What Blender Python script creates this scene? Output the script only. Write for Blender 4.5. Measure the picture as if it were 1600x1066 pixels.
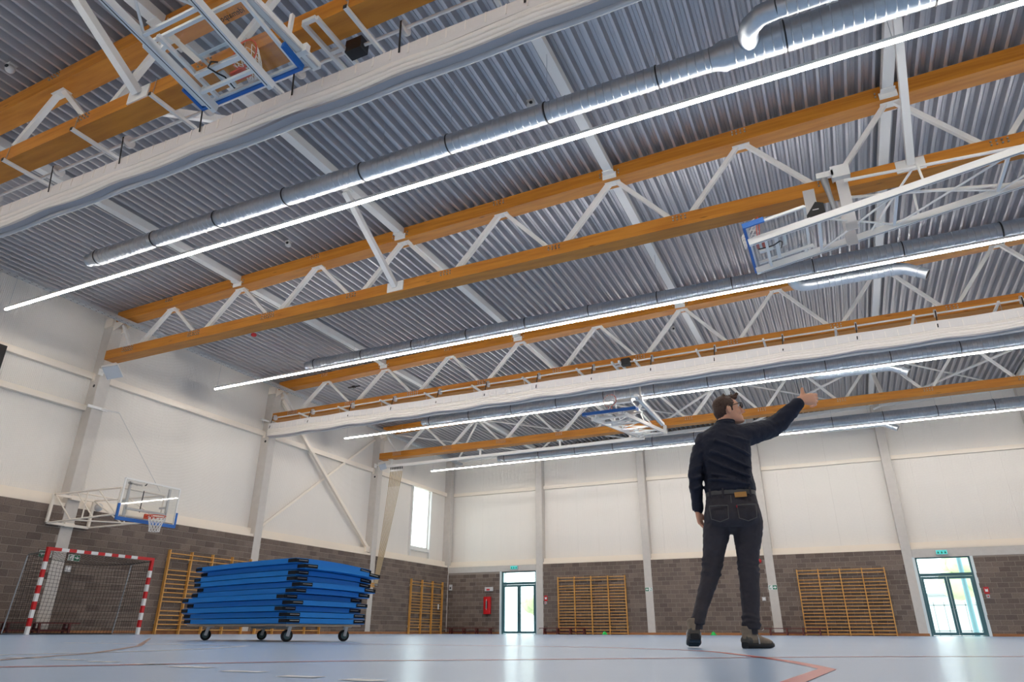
import bpy, bmesh, math, random
from mathutils import Vector, Matrix
random.seed(7)
for _o in list(bpy.data.objects): bpy.data.objects.remove(_o, do_unlink=True)
SC = bpy.context.scene
COL = SC.collection
V = Vector
# ---------------------------------------------------------------- camera
YAW, PITCH, ROLL, CAMH = -0.441215, 0.407259, 0.003496, 0.098833
_f = V((math.sin(YAW)*math.cos(PITCH), math.cos(YAW)*math.cos(PITCH), math.sin(PITCH)))
_r0 = V((math.cos(YAW), -math.sin(YAW), 0)); _u0 = _r0.cross(_f)
_r = _r0*math.cos(ROLL)+_u0*math.sin(ROLL); _u = -_r0*math.sin(ROLL)+_u0*math.cos(ROLL)
cd = bpy.data.cameras.new('camera'); cam = bpy.data.objects.new('camera', cd); COL.objects.link(cam)
cd.sensor_fit = 'HORIZONTAL'; cd.sensor_width = 36.0; cd.lens = 1054.802/1600*36.0
cd.clip_start = 0.02; cd.clip_end = 400
cam.matrix_world = Matrix(((_r.x,_u.x,-_f.x,0),(_r.y,_u.y,-_f.y,0),(_r.z,_u.z,-_f.z,CAMH),(0,0,0,1)))
SC.camera = cam
# ---------------------------------------------------------------- daylight, exposure
LED_W = 75.0
SKY_W = 5.0
W = bpy.data.worlds.new('overcast_sky'); SC.world = W; W.use_nodes = True
_bg = W.node_tree.nodes['Background']
_bg.inputs[0].default_value = (0.86, 0.97, 1.0, 1); _bg.inputs[1].default_value = SKY_W
vs = SC.view_settings
vs.view_transform = 'Standard'; vs.look = 'None'; vs.gamma = 1.0; vs.use_curve_mapping = False
vs.exposure = 0.0
SC.cycles.use_light_tree = False
# ---------------------------------------------------------------- materials
MATS = {}
def srgb(r, g, b):
    f = lambda c: (c/255/12.92) if c/255 <= 0.04045 else ((c/255+0.055)/1.055)**2.4
    return (f(r), f(g), f(b), 1)
def mat(name, col, rough=0.6, metal=0.0, var=0.0, scale=8.0, bump=0.0, bscale=60.0, stretch=None, emit=0, spec=0.5, detail=4):
    m = bpy.data.materials.new(name); m.use_nodes = True; MATS[name] = m
    nt = m.node_tree; b = nt.nodes['Principled BSDF']
    b.inputs['Base Color'].default_value = col; b.inputs['Roughness'].default_value = rough
    b.inputs['Metallic'].default_value = metal; b.inputs['Specular IOR Level'].default_value = spec
    tc = nt.nodes.new('ShaderNodeTexCoord'); src = tc.outputs['Object']
    if stretch:
        mp = nt.nodes.new('ShaderNodeMapping'); mp.inputs['Scale'].default_value = stretch
        nt.links.new(src, mp.inputs['Vector']); src = mp.outputs['Vector']
    if var:
        n = nt.nodes.new('ShaderNodeTexNoise'); n.inputs['Scale'].default_value = scale; n.inputs['Detail'].default_value = detail
        nt.links.new(src, n.inputs['Vector'])
        mx = nt.nodes.new('ShaderNodeMix'); mx.data_type = 'RGBA'
        mx.inputs['A'].default_value = tuple(c*(1-var) for c in col[:3])+(1,)
        mx.inputs['B'].default_value = tuple(min(1, c*(1+var)) for c in col[:3])+(1,)
        nt.links.new(n.outputs['Fac'], mx.inputs['Factor']); nt.links.new(mx.outputs['Result'], b.inputs['Base Color'])
    if bump:
        n2 = nt.nodes.new('ShaderNodeTexNoise'); n2.inputs['Scale'].default_value = bscale
        nt.links.new(src, n2.inputs['Vector'])
        bp = nt.nodes.new('ShaderNodeBump'); bp.inputs['Strength'].default_value = bump; bp.inputs['Distance'].default_value = 0.02
        nt.links.new(n2.outputs['Fac'], bp.inputs['Height']); nt.links.new(bp.outputs['Normal'], b.inputs['Normal'])
    if emit:
        b.inputs['Emission Color'].default_value = col; b.inputs['Emission Strength'].default_value = emit
    return m
def brick_mat():
    m = mat('grey_block', srgb(112, 99, 91), 0.95, spec=0.2, bump=0.5, bscale=45)
    nt = m.node_tree; b = nt.nodes['Principled BSDF']; N = nt.nodes.new; L = nt.links.new
    oi = N('ShaderNodeObjectInfo'); ge = N('ShaderNodeNewGeometry')
    ad = N('ShaderNodeMath'); ad.operation = 'ADD'; L(oi.outputs['Random'], ad.inputs[0]); L(ge.outputs['Random Per Island'], ad.inputs[1])
    fr = N('ShaderNodeMath'); fr.operation = 'FRACT'; L(ad.outputs[0], fr.inputs[0])
    cr = N('ShaderNodeValToRGB'); e = cr.color_ramp.elements
    e[0].position = 0; e[0].color = srgb(101, 89, 83); e[1].position = 1; e[1].color = srgb(131, 117, 108)
    x = e.new(0.16); x.color = srgb(109, 97, 89); x = e.new(0.75); x.color = srgb(123, 109, 100)
    L(fr.outputs[0], cr.inputs[0])
    tc = N('ShaderNodeTexCoord'); no = N('ShaderNodeTexNoise'); no.inputs['Scale'].default_value = 30; no.inputs['Detail'].default_value = 6
    L(tc.outputs['Object'], no.inputs['Vector'])
    mx = N('ShaderNodeMix'); mx.data_type = 'RGBA'; mx.blend_type = 'OVERLAY'; mx.inputs['Factor'].default_value = 0.35
    L(cr.outputs[0], mx.inputs['A']); L(no.outputs['Fac'], mx.inputs['B']); L(mx.outputs['Result'], b.inputs['Base Color'])
def wood_mat(name, c1, c2, stretch, rough=0.5):
    m = mat(name, c1, rough); nt = m.node_tree; b = nt.nodes['Principled BSDF']; N = nt.nodes.new; L = nt.links.new
    tc = N('ShaderNodeTexCoord'); mp = N('ShaderNodeMapping'); mp.inputs['Scale'].default_value = stretch
    L(tc.outputs['Object'], mp.inputs['Vector'])
    n = N('ShaderNodeTexNoise'); n.inputs['Scale'].default_value = 1.6; n.inputs['Detail'].default_value = 6
    L(mp.outputs['Vector'], n.inputs['Vector'])
    cr = N('ShaderNodeValToRGB'); e = cr.color_ramp.elements; e[0].position = 0.3; e[0].color = c2; e[1].position = 0.62; e[1].color = c1
    L(n.outputs['Fac'], cr.inputs[0])
    # knots
    mp2 = N('ShaderNodeMapping'); mp2.inputs['Scale'].default_value = tuple(max(0.6, s*0.42) for s in stretch)
    L(tc.outputs['Object'], mp2.inputs['Vector'])
    vo = N('ShaderNodeTexVoronoi'); vo.inputs['Scale'].default_value = 1.3; L(mp2.outputs['Vector'], vo.inputs['Vector'])
    kr = N('ShaderNodeValToRGB'); k = kr.color_ramp.elements; k[0].position = 0.03; k[0].color = (0.25, 0.2, 0.15, 1); k[1].position = 0.09; k[1].color = (1, 1, 1, 1)
    L(vo.outputs['Distance'], kr.inputs[0])
    mx = N('ShaderNodeMix'); mx.data_type = 'RGBA'; mx.blend_type = 'MULTIPLY'; mx.inputs['Factor'].default_value = 0.8
    L(cr.outputs[0], mx.inputs['A']); L(kr.outputs[0], mx.inputs['B']); L(mx.outputs['Result'], b.inputs['Base Color'])
def glass_mat(name, tint, refl=0.12, rough=0.02):
    m = bpy.data.materials.new(name); m.use_nodes = True; MATS[name] = m; nt = m.node_tree; nt.nodes.clear()
    N = nt.nodes.new; L = nt.links.new
    o = N('ShaderNodeOutputMaterial'); t = N('ShaderNodeBsdfTransparent'); g = N('ShaderNodeBsdfGlossy'); mx = N('ShaderNodeMixShader')
    t.inputs[0].default_value = tint; g.inputs['Roughness'].default_value = rough
    lw = N('ShaderNodeLayerWeight'); pw = N('ShaderNodeMath'); pw.operation = 'POWER'; pw.inputs[1].default_value = 4.0; L(lw.outputs['Facing'], pw.inputs[0])
    ml = N('ShaderNodeMath'); ml.operation = 'MULTIPLY_ADD'; ml.inputs[1].default_value = 0.55; ml.inputs[2].default_value = 0.02+refl*0.15
    L(pw.outputs[0], ml.inputs[0]); L(ml.outputs[0], mx.inputs[0]); L(t.outputs[0], mx.inputs[1]); L(g.outputs[0], mx.inputs[2]); L(mx.outputs[0], o.inputs[0])
brick_mat()
wood_mat('glulam', srgb(204, 134, 42), srgb(178, 108, 26), (0.5, 5, 9))
wood_mat('pine', srgb(224, 168, 90), srgb(204, 144, 64), (3, 3, 1.2))
wood_mat('baseboard_wood', srgb(168, 112, 66), srgb(140, 88, 48), (2, 2, 6))
glass_mat('clear_glass', (0.94, 0.98, 0.97, 1)); glass_mat('board_glass', (0.955, 0.965, 0.965, 1), 0.2)
glass_mat('spectacle_glass', (0.75, 0.78, 0.8, 1), 0.3)
mat('mortar', srgb(150, 139, 130), 0.95, var=0.12, scale=20)
mat('cladding', srgb(238, 233, 226), 0.45, var=0.02, scale=2)
mat('cream_steel', srgb(244, 234, 220), 0.5, var=0.02, scale=3)
mat('concrete', srgb(208, 202, 195), 0.85, var=0.09, scale=5, bump=0.15, bscale=30, detail=8)
mat('white_steel', srgb(240, 239, 236), 0.4, var=0.02, scale=4)
mat('deck_steel', srgb(192, 192, 197), 0.36, 0.55, var=0.04, scale=3, stretch=(1, 0.3, 1))
mat('galvanised', srgb(200, 207, 214), 0.44, 0.85, var=0.12, scale=14)
mat('zinc', srgb(190, 194, 198), 0.35, 0.9)
mat('dark_metal', srgb(64, 64, 66), 0.5, 0.6)
mat('black_plastic', srgb(26, 26, 28), 0.45); mat('black_rubber', srgb(30, 30, 32), 0.8)
mat('floor_blue', srgb(166, 194, 228), 0.24, var=0.035, scale=1.2, bump=0.03, bscale=140, spec=0.36)
mat('line_red', srgb(186, 70, 66), 0.3); mat('line_white', srgb(222, 226, 230), 0.3); mat('line_brown', srgb(150, 120, 110), 0.3)
mat('curtain_white', srgb(240, 234, 228), 0.65, var=0.02, scale=6); mat('curtain_mesh', srgb(226, 222, 220), 0.7, var=0.04, scale=20)
mat('curtain_dark', srgb(176, 172, 174), 0.7)
mat('strap_black', srgb(30, 28, 28), 0.8)
mat('pad_blue', srgb(22, 100, 182), 0.4); mat('mat_blue', srgb(8, 132, 218), 0.55, var=0.04, scale=5)
mat('velcro', srgb(20, 22, 26), 0.95, var=0.2, scale=40)
mat('rim_orange', srgb(216, 78, 44), 0.4); mat('net_white', srgb(238, 236, 232), 0.8); mat('net_black', srgb(38, 36, 36), 0.85)
mat('paint_red', srgb(200, 24, 30), 0.35); mat('paint_white', srgb(235, 234, 232), 0.35)
mat('maroon_wood', srgb(98, 36, 34), 0.5, var=0.1, scale=9)
mat('rope_fibre', srgb(196, 176, 142), 0.9, var=0.15, scale=60, bump=0.4, bscale=90)
mat('sign_green', srgb(24, 118, 84), 0.5); mat('sign_white', srgb(236, 240, 238), 0.5); mat('sign_red', srgb(196, 38, 42), 0.5)
mat('sign_lit', srgb(70, 176, 170), 0.5, emit=0.9)
mat('alu_teal', srgb(72, 110, 116), 0.4, 0.3); mat('alu_white', srgb(225, 235, 236), 0.5)
mat('cone_green', srgb(30, 190, 84), 0.6)
mat('speaker_grille', srgb(178, 186, 196), 0.7, var=0.1, scale=120)
mat('plywood', srgb(206, 178, 146), 0.7, var=0.12, scale=12, stretch=(1, 1, 12)); mat('wheel_grey', srgb(76, 100, 104), 0.5)
mat('plastic_grey', srgb(206, 204, 204), 0.5)
mat('pavement', srgb(205, 202, 196), 0.9, var=0.08, scale=2); mat('fence_grey', srgb(150, 156, 158), 0.7)
mat('leaf_green', srgb(190, 200, 160), 0.8, var=0.3, scale=3); mat('bark', srgb(110, 90, 74), 0.9); mat('house_wall', srgb(190, 192, 196), 0.9); mat('post_teal', srgb(110, 150, 160), 0.6)
# person
mat('skin', srgb(236, 176, 144), 0.5, var=0.06, scale=25); mat('hair_brown', srgb(78, 54, 42), 0.6, var=0.5, scale=90, stretch=(1, 1, 0.4))
mat('shirt_navy', srgb(24, 29, 48), 0.75, var=0.12, scale=8, bump=0.08, bscale=200); mat('jeans_black', srgb(62, 58, 64), 0.85, var=0.22, scale=14, bump=0.1, bscale=250)
mat('belt_grey', srgb(92, 90, 88), 0.5); mat('leather_tan', srgb(204, 148, 78), 0.6, var=0.08, scale=40); mat('shoe_brown', srgb(148, 132, 114), 0.8, var=0.2, scale=40)
mat('shoe_dark', srgb(92, 88, 82), 0.7, var=0.15, scale=40); mat('sole_black', srgb(34, 36, 40), 0.7); mat('sole_blue', srgb(60, 84, 100), 0.6); mat('eye_white', srgb(230, 225, 220), 0.3)
mat('frame_black', srgb(28, 26, 28), 0.35); mat('tab_red', srgb(170, 30, 50), 0.6)
_m = mat('led_diffuser', (1.0, 0.935, 0.86, 1), 0.5, emit=LED_W)
# ---------------------------------------------------------------- mesh helpers
ORG = {}
class MB:
    def __init__(s): s.v = []; s.f = []
    def add(s, vs_, fs):
        n = len(s.v); s.v += [tuple(p) for p in vs_]; s.f += [tuple(i+n for i in f) for f in fs]; return s
    def box(s, x0, x1, y0, y1, z0, z1):
        return s.add([(x0,y0,z0),(x1,y0,z0),(x1,y1,z0),(x0,y1,z0),(x0,y0,z1),(x1,y0,z1),(x1,y1,z1),(x0,y1,z1)],
                     [(0,3,2,1),(4,5,6,7),(0,1,5,4),(1,2,6,5),(2,3,7,6),(3,0,4,7)])
    def bar(s, p, q, w, h, up=(0,0,1)):
        p, q, up = V(p), V(q), V(up); d = (q-p).normalized()
        sd = d.cross(up)
        if sd.length < 1e-4: sd = d.cross(V((1,0,0)))
        sd.normalize(); u = sd.cross(d).normalized()
        vs_ = []
        for c in (p, q):
            for a, b in ((-1,-1),(1,-1),(1,1),(-1,1)): vs_.append(c+sd*(a*w/2)+u*(b*h/2))
        return s.add(vs_, [(0,1,2,3),(7,6,5,4),(0,4,5,1),(1,5,6,2),(2,6,7,3),(3,7,4,0)])
    def tube(s, pts, r, n=8, closed=False):
        pts = [V(p) for p in pts]; m = len(pts); rs = r if isinstance(r, (list, tuple)) else [r]*m
        tan = []
        for i in range(m):
            a = pts[(i-1) % m] if (closed or i > 0) else pts[i]; b = pts[(i+1) % m] if (closed or i < m-1) else pts[i]
            tan.append((b-a).normalized())
        ref = V((0,0,1)) if abs(tan[0].z) < 0.9 else V((1,0,0))
        u = tan[0].cross(ref).normalized(); vs_ = []
        for i in range(m):
            u = (u-tan[i]*u.dot(tan[i])).normalized(); w = tan[i].cross(u)
            for k in range(n):
                a = 2*math.pi*k/n; vs_.append(pts[i]+(u*math.cos(a)+w*math.sin(a))*rs[i])
        fs = []
        for i in range(m if closed else m-1):
            for k in range(n):
                j = (i+1) % m; fs.append((i*n+k, i*n+(k+1) % n, j*n+(k+1) % n, j*n+k))
        if not closed:
            fs.append(tuple(range(n-1, -1, -1))); fs.append(tuple((m-1)*n+k for k in range(n)))
        return s.add(vs_, fs)
    def loft(s, rings, n=16, sup=2.0):
        """rings: (centre, axis_a, axis_b) closed elliptical rings, capped"""
        vs_ = []; m = len(rings)
        for c, a, b in rings:
            c, a, b = V(c), V(a), V(b)
            for k in range(n):
                t = 2*math.pi*k/n; ct, st = math.cos(t), math.sin(t)
                x = math.copysign(abs(ct)**(2/sup), ct); y = math.copysign(abs(st)**(2/sup), st)
                vs_.append(c+a*x+b*y)
        fs = []
        for i in range(m-1):
            for k in range(n): fs.append((i*n+k, i*n+(k+1) % n, (i+1)*n+(k+1) % n, (i+1)*n+k))
        fs.append(tuple(range(n-1, -1, -1))); fs.append(tuple((m-1)*n+k for k in range(n)))
        return s.add(vs_, fs)
    def ell(s, c, ax, ay, az, n=14, m=9):
        c, ax, ay, az = V(c), V(ax), V(ay), V(az); vs_ = [c-az]; fs = []
        for i in range(1, m):
            t = math.pi*i/m
            for k in range(n):
                a = 2*math.pi*k/n; vs_.append(c-az*math.cos(t)+(ax*math.cos(a)+ay*math.sin(a))*math.sin(t))
        vs_.append(c+az); last = len(vs_)-1
        for k in range(n): fs.append((0, 1+(k+1) % n, 1+k)); fs.append((last, last-n+k, last-n+(k+1) % n))
        for i in range(m-2):
            for k in range(n): fs.append((1+i*n+k, 1+i*n+(k+1) % n, 1+(i+1)*n+(k+1) % n, 1+(i+1)*n+k))
        return s.add(vs_, fs)
    def prism(s, poly, o, u, w, d):
        o, u, w, d = V(o), V(u), V(w), V(d); n = len(poly)
        vs_ = [o+u*a+w*b for a, b in poly]+[o+u*a+w*b+d for a, b in poly]
        return s.add(vs_, [tuple(range(n-1, -1, -1)), tuple(range(n, 2*n))]+[(i, (i+1) % n, n+(i+1) % n, n+i) for i in range(n)])
    def shift(s, dx, dy, dz): s.v = [(x+dx, y+dy, z+dz) for x, y, z in s.v]; return s
    def mesh(s, name, m, smooth=False, off=(0,0,0)):
        me = bpy.data.meshes.new(name)
        me.from_pydata([(x-off[0], y-off[1], z-off[2]) for x, y, z in s.v], [], s.f)
        bm = bmesh.new(); bm.from_mesh(me); bmesh.ops.recalc_face_normals(bm, faces=bm.faces); bm.to_mesh(me); bm.free()
        if m: me.materials.append(MATS[m] if isinstance(m, str) else m)
        if smooth:
            for p in me.polygons: p.use_smooth = True
            if smooth != 'all':
                try: me.set_sharp_from_angle(angle=math.radians(40))
                except Exception: pass
        return me
    def build(s, name, m, parent=None, world=True, smooth=False, **kw):
        off = ORG.get(parent.name, V((0,0,0))) if (parent and world) else V((0,0,0))
        o = bpy.data.objects.new(name, s.mesh(name, m, smooth, off)); COL.objects.link(o)
        if parent: o.parent = parent
        ORG[o.name] = V(off) if parent else V((0,0,0))
        for k, v in kw.items(): o[k] = v
        return o
def thing(name, label, cat, loc=(0,0,0), rotz=0.0, group=None):
    o = bpy.data.objects.new(name, None); COL.objects.link(o); o.location = loc; o.rotation_euler = (0,0,rotz); o.empty_display_size = 0.2
    o['label'] = label; o['category'] = cat
    if group: o['group'] = group
    ORG[o.name] = V(loc); return o
def tag(o, label, cat, group=None):
    o['label'] = label; o['category'] = cat
    if group: o['group'] = group
    return o
def inst(me, name, parent, loc, rot=(0,0,0), scale=(1,1,1)):
    o = bpy.data.objects.new(name, me); COL.objects.link(o); o.parent = parent; o.location = loc; o.rotation_euler = rot; o.scale = scale
    ORG[o.name] = ORG.get(parent.name, V((0,0,0))) if parent else V((0,0,0)); return o
def copy_tree(o, parent=None):
    c = o.copy(); COL.objects.link(c)
    if parent: c.parent = parent
    for ch in list(o.children): copy_tree(ch, c)
    return c
def text_mb(s, size, extrude=0.002):
    cu = bpy.data.curves.new('lettering', 'FONT'); cu.body = s; cu.size = size; cu.extrude = extrude; cu.resolution_u = 2; cu.align_x = 'CENTER'; cu.align_y = 'CENTER'
    o = bpy.data.objects.new('lettering', cu); COL.objects.link(o)
    dg = bpy.context.evaluated_depsgraph_get(); me = bpy.data.meshes.new_from_object(o.evaluated_get(dg))
    mb = MB(); mb.add([v.co for v in me.vertices], [tuple(p.vertices) for p in me.polygons])
    bpy.data.objects.remove(o, do_unlink=True); bpy.data.meshes.remove(me); return mb
def remeshed(mb, name, m, parent, voxel, smooth=6, disp=None, world=True, **kw):
    me = mb.mesh('tmp', m); t = bpy.data.objects.new('tmp', me); COL.objects.link(t)
    r = t.modifiers.new('r', 'REMESH'); r.mode = 'VOXEL'; r.voxel_size = voxel
    if smooth: sm = t.modifiers.new('s', 'SMOOTH'); sm.factor = 0.5; sm.iterations = smooth
    for i, (kind, sc, st) in enumerate(disp or []):
        tx = bpy.data.textures.new('crease%s%d' % (name, i), kind); tx.noise_scale = sc
        d = t.modifiers.new('d%d' % i, 'DISPLACE'); d.texture = tx; d.strength = st; d.mid_level = 0.5; d.texture_coords = 'LOCAL'
    dg = bpy.context.evaluated_depsgraph_get(); out = bpy.data.meshes.new_from_object(t.evaluated_get(dg))
    bpy.data.objects.remove(t, do_unlink=True); out.name = name
    off = ORG.get(parent.name, V((0,0,0))) if (parent and world) else V((0,0,0))
    out.transform(Matrix.Translation(-off))
    out.materials.clear(); out.materials.append(MATS[m])
    for p in out.polygons: p.use_smooth = True; p.material_index = 0
    o = bpy.data.objects.new(name, out); COL.objects.link(o); o.parent = parent; ORG[o.name] = off
    for k, v in kw.items(): o[k] = v
    return o
# ---------------------------------------------------------------- key dimensions (metres)
XL, YB = -20.15, 34.46            # faces of the masonry, left and back
XC, YC = -20.55, 34.86            # faces of the sheet cladding above
X1, Y0 = 14.05, -9.4              # far ends of the hall
HB = 3.4
TY = [5.30, 12.64, 20.0, 27.4]    # trusses
def zlow(x): return 10.04+0.022*x # underside of the roof deck
ORD = ['nearest', 'second', 'third', 'fourth', 'fifth', 'sixth']
# ================================================================ the setting
def struct(name, mb, m, smooth=False): return mb.build(name, m, None, smooth=smooth, kind='structure')
floor = struct('floor', MB().box(XL-0.02, X1, Y0, YB+0.02, -0.2, 0.0), 'floor_blue')
def ribbon(name, pts, w, m, z=0.0012):
    mb = MB(); pts = [V((p[0], p[1], 0)) for p in pts]; L = []; R_ = []
    for i, p in enumerate(pts):
        d0 = (pts[i]-pts[i-1]).normalized() if i else (pts[1]-pts[0]).normalized()
        d1 = (pts[i+1]-pts[i]).normalized() if i < len(pts)-1 else d0
        t = (d0+d1).normalized(); nrm = V((-t.y, t.x, 0)); k = 1/max(0.35, nrm.dot(V((-d0.y, d0.x, 0))))
        L.append(p+nrm*w/2*k); R_.append(p-nrm*w/2*k)
    n = len(pts)
    mb.add([(p.x, p.y, z) for p in L]+[(p.x, p.y, z) for p in R_]+[(p.x, p.y, -0.002) for p in L]+[(p.x, p.y, -0.002) for p in R_],
           [(i, i+1, n+i+1, n+i) for i in range(n-1)])
    return mb.build(name, m, floor)
def smoothpts(p, k=6):
    out = []
    for i in range(len(p)-1):
        a = p[max(i-1, 0)]; b = p[i]; c = p[i+1]; d = p[min(i+2, len(p)-1)]
        for j in range(k):
            t = j/k
            out.append(tuple(0.5*(2*b[q]+(c[q]-a[q])*t+(2*a[q]-5*b[q]+4*c[q]-d[q])*t*t+(3*b[q]-a[q]-3*c[q]+d[q])*t**3) for q in (0, 1)))
    return out+[p[-1]]
ribbon('court_line', smoothpts([(-4.6, 5.05), (-2.94, 5.2), (-1.9, 5.1), (-1.233, 4.78), (-0.81, 4.35), (-0.47, 3.6), (-0.24, 2.95), (-0.1, 2.42)])+[(-0.2, 1.0)], 0.05, 'line_red')
ribbon('court_line', smoothpts([(-3.2, 0.3), (-2.277, 1.34), (-1.758, 2.12), (-1.25, 2.6), (-0.62, 3.2), (0.25, 3.95), (1.4, 4.6)]), 0.04, 'line_red')
ribbon('court_line', smoothpts([(-3.3, 1.2), (-3.39, 2.0), (-3.4, 2.6), (-3.6, 3.3), (-4.0, 4.02)])+[(-4.7, 4.12), (-6.3, 4.2)], 0.05, 'line_white')
ribbon('court_line', [(-2.75, 1.55), (-3.3, 2.35), (-4.6, 3.6), (-9, 7.2)], 0.04, 'line_brown')
ribbon('court_line', [(-18.4, 20.3), (3.0, 20.3), (9, 20.3)], 0.05, 'line_red')
ribbon('court_line', [(-18.4, 26.0), (9, 26.0)], 0.05, 'line_white')
for a, b in [((-3.05,1.81),(-2.87,1.83)), ((-2.735,1.78),(-2.57,1.786)), ((-2.44,1.725),(-2.31,1.737)), ((-2.145,1.66),(-2.02,1.68)), ((-1.883,1.607),(-1.725,1.605)),
             ((-1.56,1.497),(-1.423,1.5)), ((-1.266,1.396),(-1.154,1.4)), ((-1.056,1.37),(-0.955,1.356))]: ribbon('line_dash', [a, b], 0.05, 'line_white')

# ---- roof deck: trapezoidal sheet, ribs along Y
PITCHR = 5.7/23; DEP = 0.15
mb = MB(); prof = []; x = XC-0.2
while x < X1+0.3:
    prof += [(x, 0), (x+0.05, 0), (x+0.088, DEP), (x+0.125, DEP), (x+0.132, DEP-0.012), (x+0.148, DEP-0.012), (x+0.155, DEP), (x+PITCHR-0.038, DEP)]; x += PITCHR
n = len(prof)
mb.add([(a, Y0-0.2, zlow(a)+b) for a, b in prof]+[(a, YC+0.3, zlow(a)+b) for a, b in prof], [(i, i+1, n+i+1, n+i) for i in range(n-1)])
ceiling = struct('ceiling', mb, 'deck_steel')
xa, xb = XC-0.3, X1+0.4
MB().add([(xa,Y0-0.3,zlow(xa)+0.2),(xb,Y0-0.3,zlow(xb)+0.2),(xb,YC+0.4,zlow(xb)+0.2),(xa,YC+0.4,zlow(xa)+0.2),(xa,Y0-0.3,zlow(xa)+0.4),(xb,Y0-0.3,zlow(xb)+0.4),(xb,YC+0.4,zlow(xb)+0.4),(xa,YC+0.4,zlow(xa)+0.4)],
         [(0,3,2,1),(4,5,6,7),(0,1,5,4),(1,2,6,5),(2,3,7,6),(3,0,4,7)]).build('light_leak_cover', 'dark_metal', ceiling)  # unseen cover plate added above the deck to keep sky light out

# ---- columns positions
CL = [12.64, 19.98, 27.39]; CB = [-14.63, -8.86, -3.16, 2.45, 8.15]; CW = 0.19
WY0, WY1, WZ0, WZ1 = 30.95, 32.75, 4.2, 7.45
D1 = (-16.9, CB[0]-CW); D2 = (CB[3]+CW, 4.76); DZ = 3.08
# ---- walls: mortar backing + outer skin
wl = MB().box(XL-0.14, XL-0.008, Y0, YB+0.4, 0, HB)
for a, b, c, d in [(Y0-0.2, WY0, 0, 10.2), (WY1, YC+0.25, 0, 10.2), (WY0, WY1, 0, WZ0), (WY0, WY1, WZ1, 10.2)]: wl.box(XC-0.2, XC-0.08, a, b, c, d)
wall_left = struct('wall_left', wl, 'mortar')
wb = MB()
for a, b, c, d in [(XL, D1[0], 0, HB), (D1[1], D2[0], 0, HB), (D2[1], X1, 0, HB), (D1[0], D1[1], DZ, HB), (D2[0], D2[1], DZ, HB)]: wb.box(a, b, YB+0.008, YB+0.14, c, d)
for a, b, c, d in [(XC-0.2, D1[0], 0, 10.6), (D1[1], D2[0], 0, 10.6), (D2[1], X1+0.3, 0, 10.6), (D1[0], D1[1], DZ, 10.6), (D2[0], D2[1], DZ, 10.6)]: wb.box(a, b, YC+0.08, YC+0.2, c, d)
wall_back = struct('wall_back', wb, 'mortar')
struct('wall_right', MB().box(X1, X1+0.2, Y0-0.2, YC+0.3, 0, 10.6), 'cladding')
struct('wall_front', MB().box(XC-0.3, X1+0.2, Y0-0.4, Y0, 0, 10.6), 'cladding')
# ---- masonry blocks
BL, BH = 0.39, 0.19
def block_mesh():
    c = 0.006; mb = MB(); y0, y1, z0, z1 = -BL/2, BL/2, -BH/2, BH/2
    mb.add([(-0.02,y0,z0),(-0.02,y1,z0),(-0.02,y1,z1),(-0.02,y0,z1),(0,y0+c,z0+c),(0,y1-c,z0+c),(0,y1-c,z1-c),(0,y0+c,z1-c)],
           [(0,3,2,1),(4,5,6,7),(0,1,5,4),(1,2,6,5),(2,3,7,6),(3,0,4,7)])
    return mb
_bm = block_mesh(); BLOCK = _bm.mesh('block', 'grey_block')
def masonry(wall, regions, face, axis, visible, key):
    rows = []
    for k in range(17):
        zc = 0.2*k+0.1; off = 0.2*(k % 2)
        for (a, b, zt) in regions:
            if zc+0.095 > zt+0.06: continue
            t = math.floor(a/0.4)*0.4-0.4+off
            while t < b:
                s, e = max(t, a), min(t+BL, b)
                if e-s > 0.05: rows.append(((s+e)/2, zc, e-s))
                t += 0.4
    vis = sorted([r for r in rows if visible(r)], key=key)[:300]; vs_ = set(vis)
    stuff = MB()
    for r in rows:
        jit = random.uniform(-0.0025, 0.0025)
        if axis == 'y': loc, rot = (face+jit, r[0], r[1]), 0
        else: loc, rot = (r[0], face-jit, r[1]), -math.pi/2
        if r in vs_:
            inst(BLOCK, 'block', wall, loc, (0, 0, rot), (1, r[2]/BL, 1))
        else:
            q = MB(); q.add(_bm.v, _bm.f); sy = r[2]/BL
            if axis == 'y': stuff.add([(loc[0]+x_, loc[1]+y_*sy, loc[2]+z_) for x_, y_, z_ in q.v], q.f)
            else: stuff.add([(loc[0]+y_*sy, loc[1]-x_, loc[2]+z_) for x_, y_, z_ in q.v], q.f)
    stuff.build('far_blocks', 'grey_block', wall, kind='stuff')
ce = [Y0]+[c+s*CW for c in CL for s in (-1, 1)]+[YB-0.02]
masonry(wall_left, [(ce[i], ce[i+1], HB) for i in range(0, len(ce), 2)], XL, 'y', lambda r: r[0] > 10.5, lambda r: r[0])
ze = 3.1
regs = [(XL+0.02, D1[0]-0.02, ze), (CB[0]+CW, CB[1]-CW, HB), (CB[1]+CW, CB[2]-CW, HB), (CB[2]+CW, CB[3]-CW, HB), (D2[1]+0.02, CB[4]-CW, ze), (CB[4]+CW, X1, HB)]
masonry(wall_back, regs, YB, 'x', lambda r: r[0] < 5.9, lambda r: -r[0])
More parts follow.
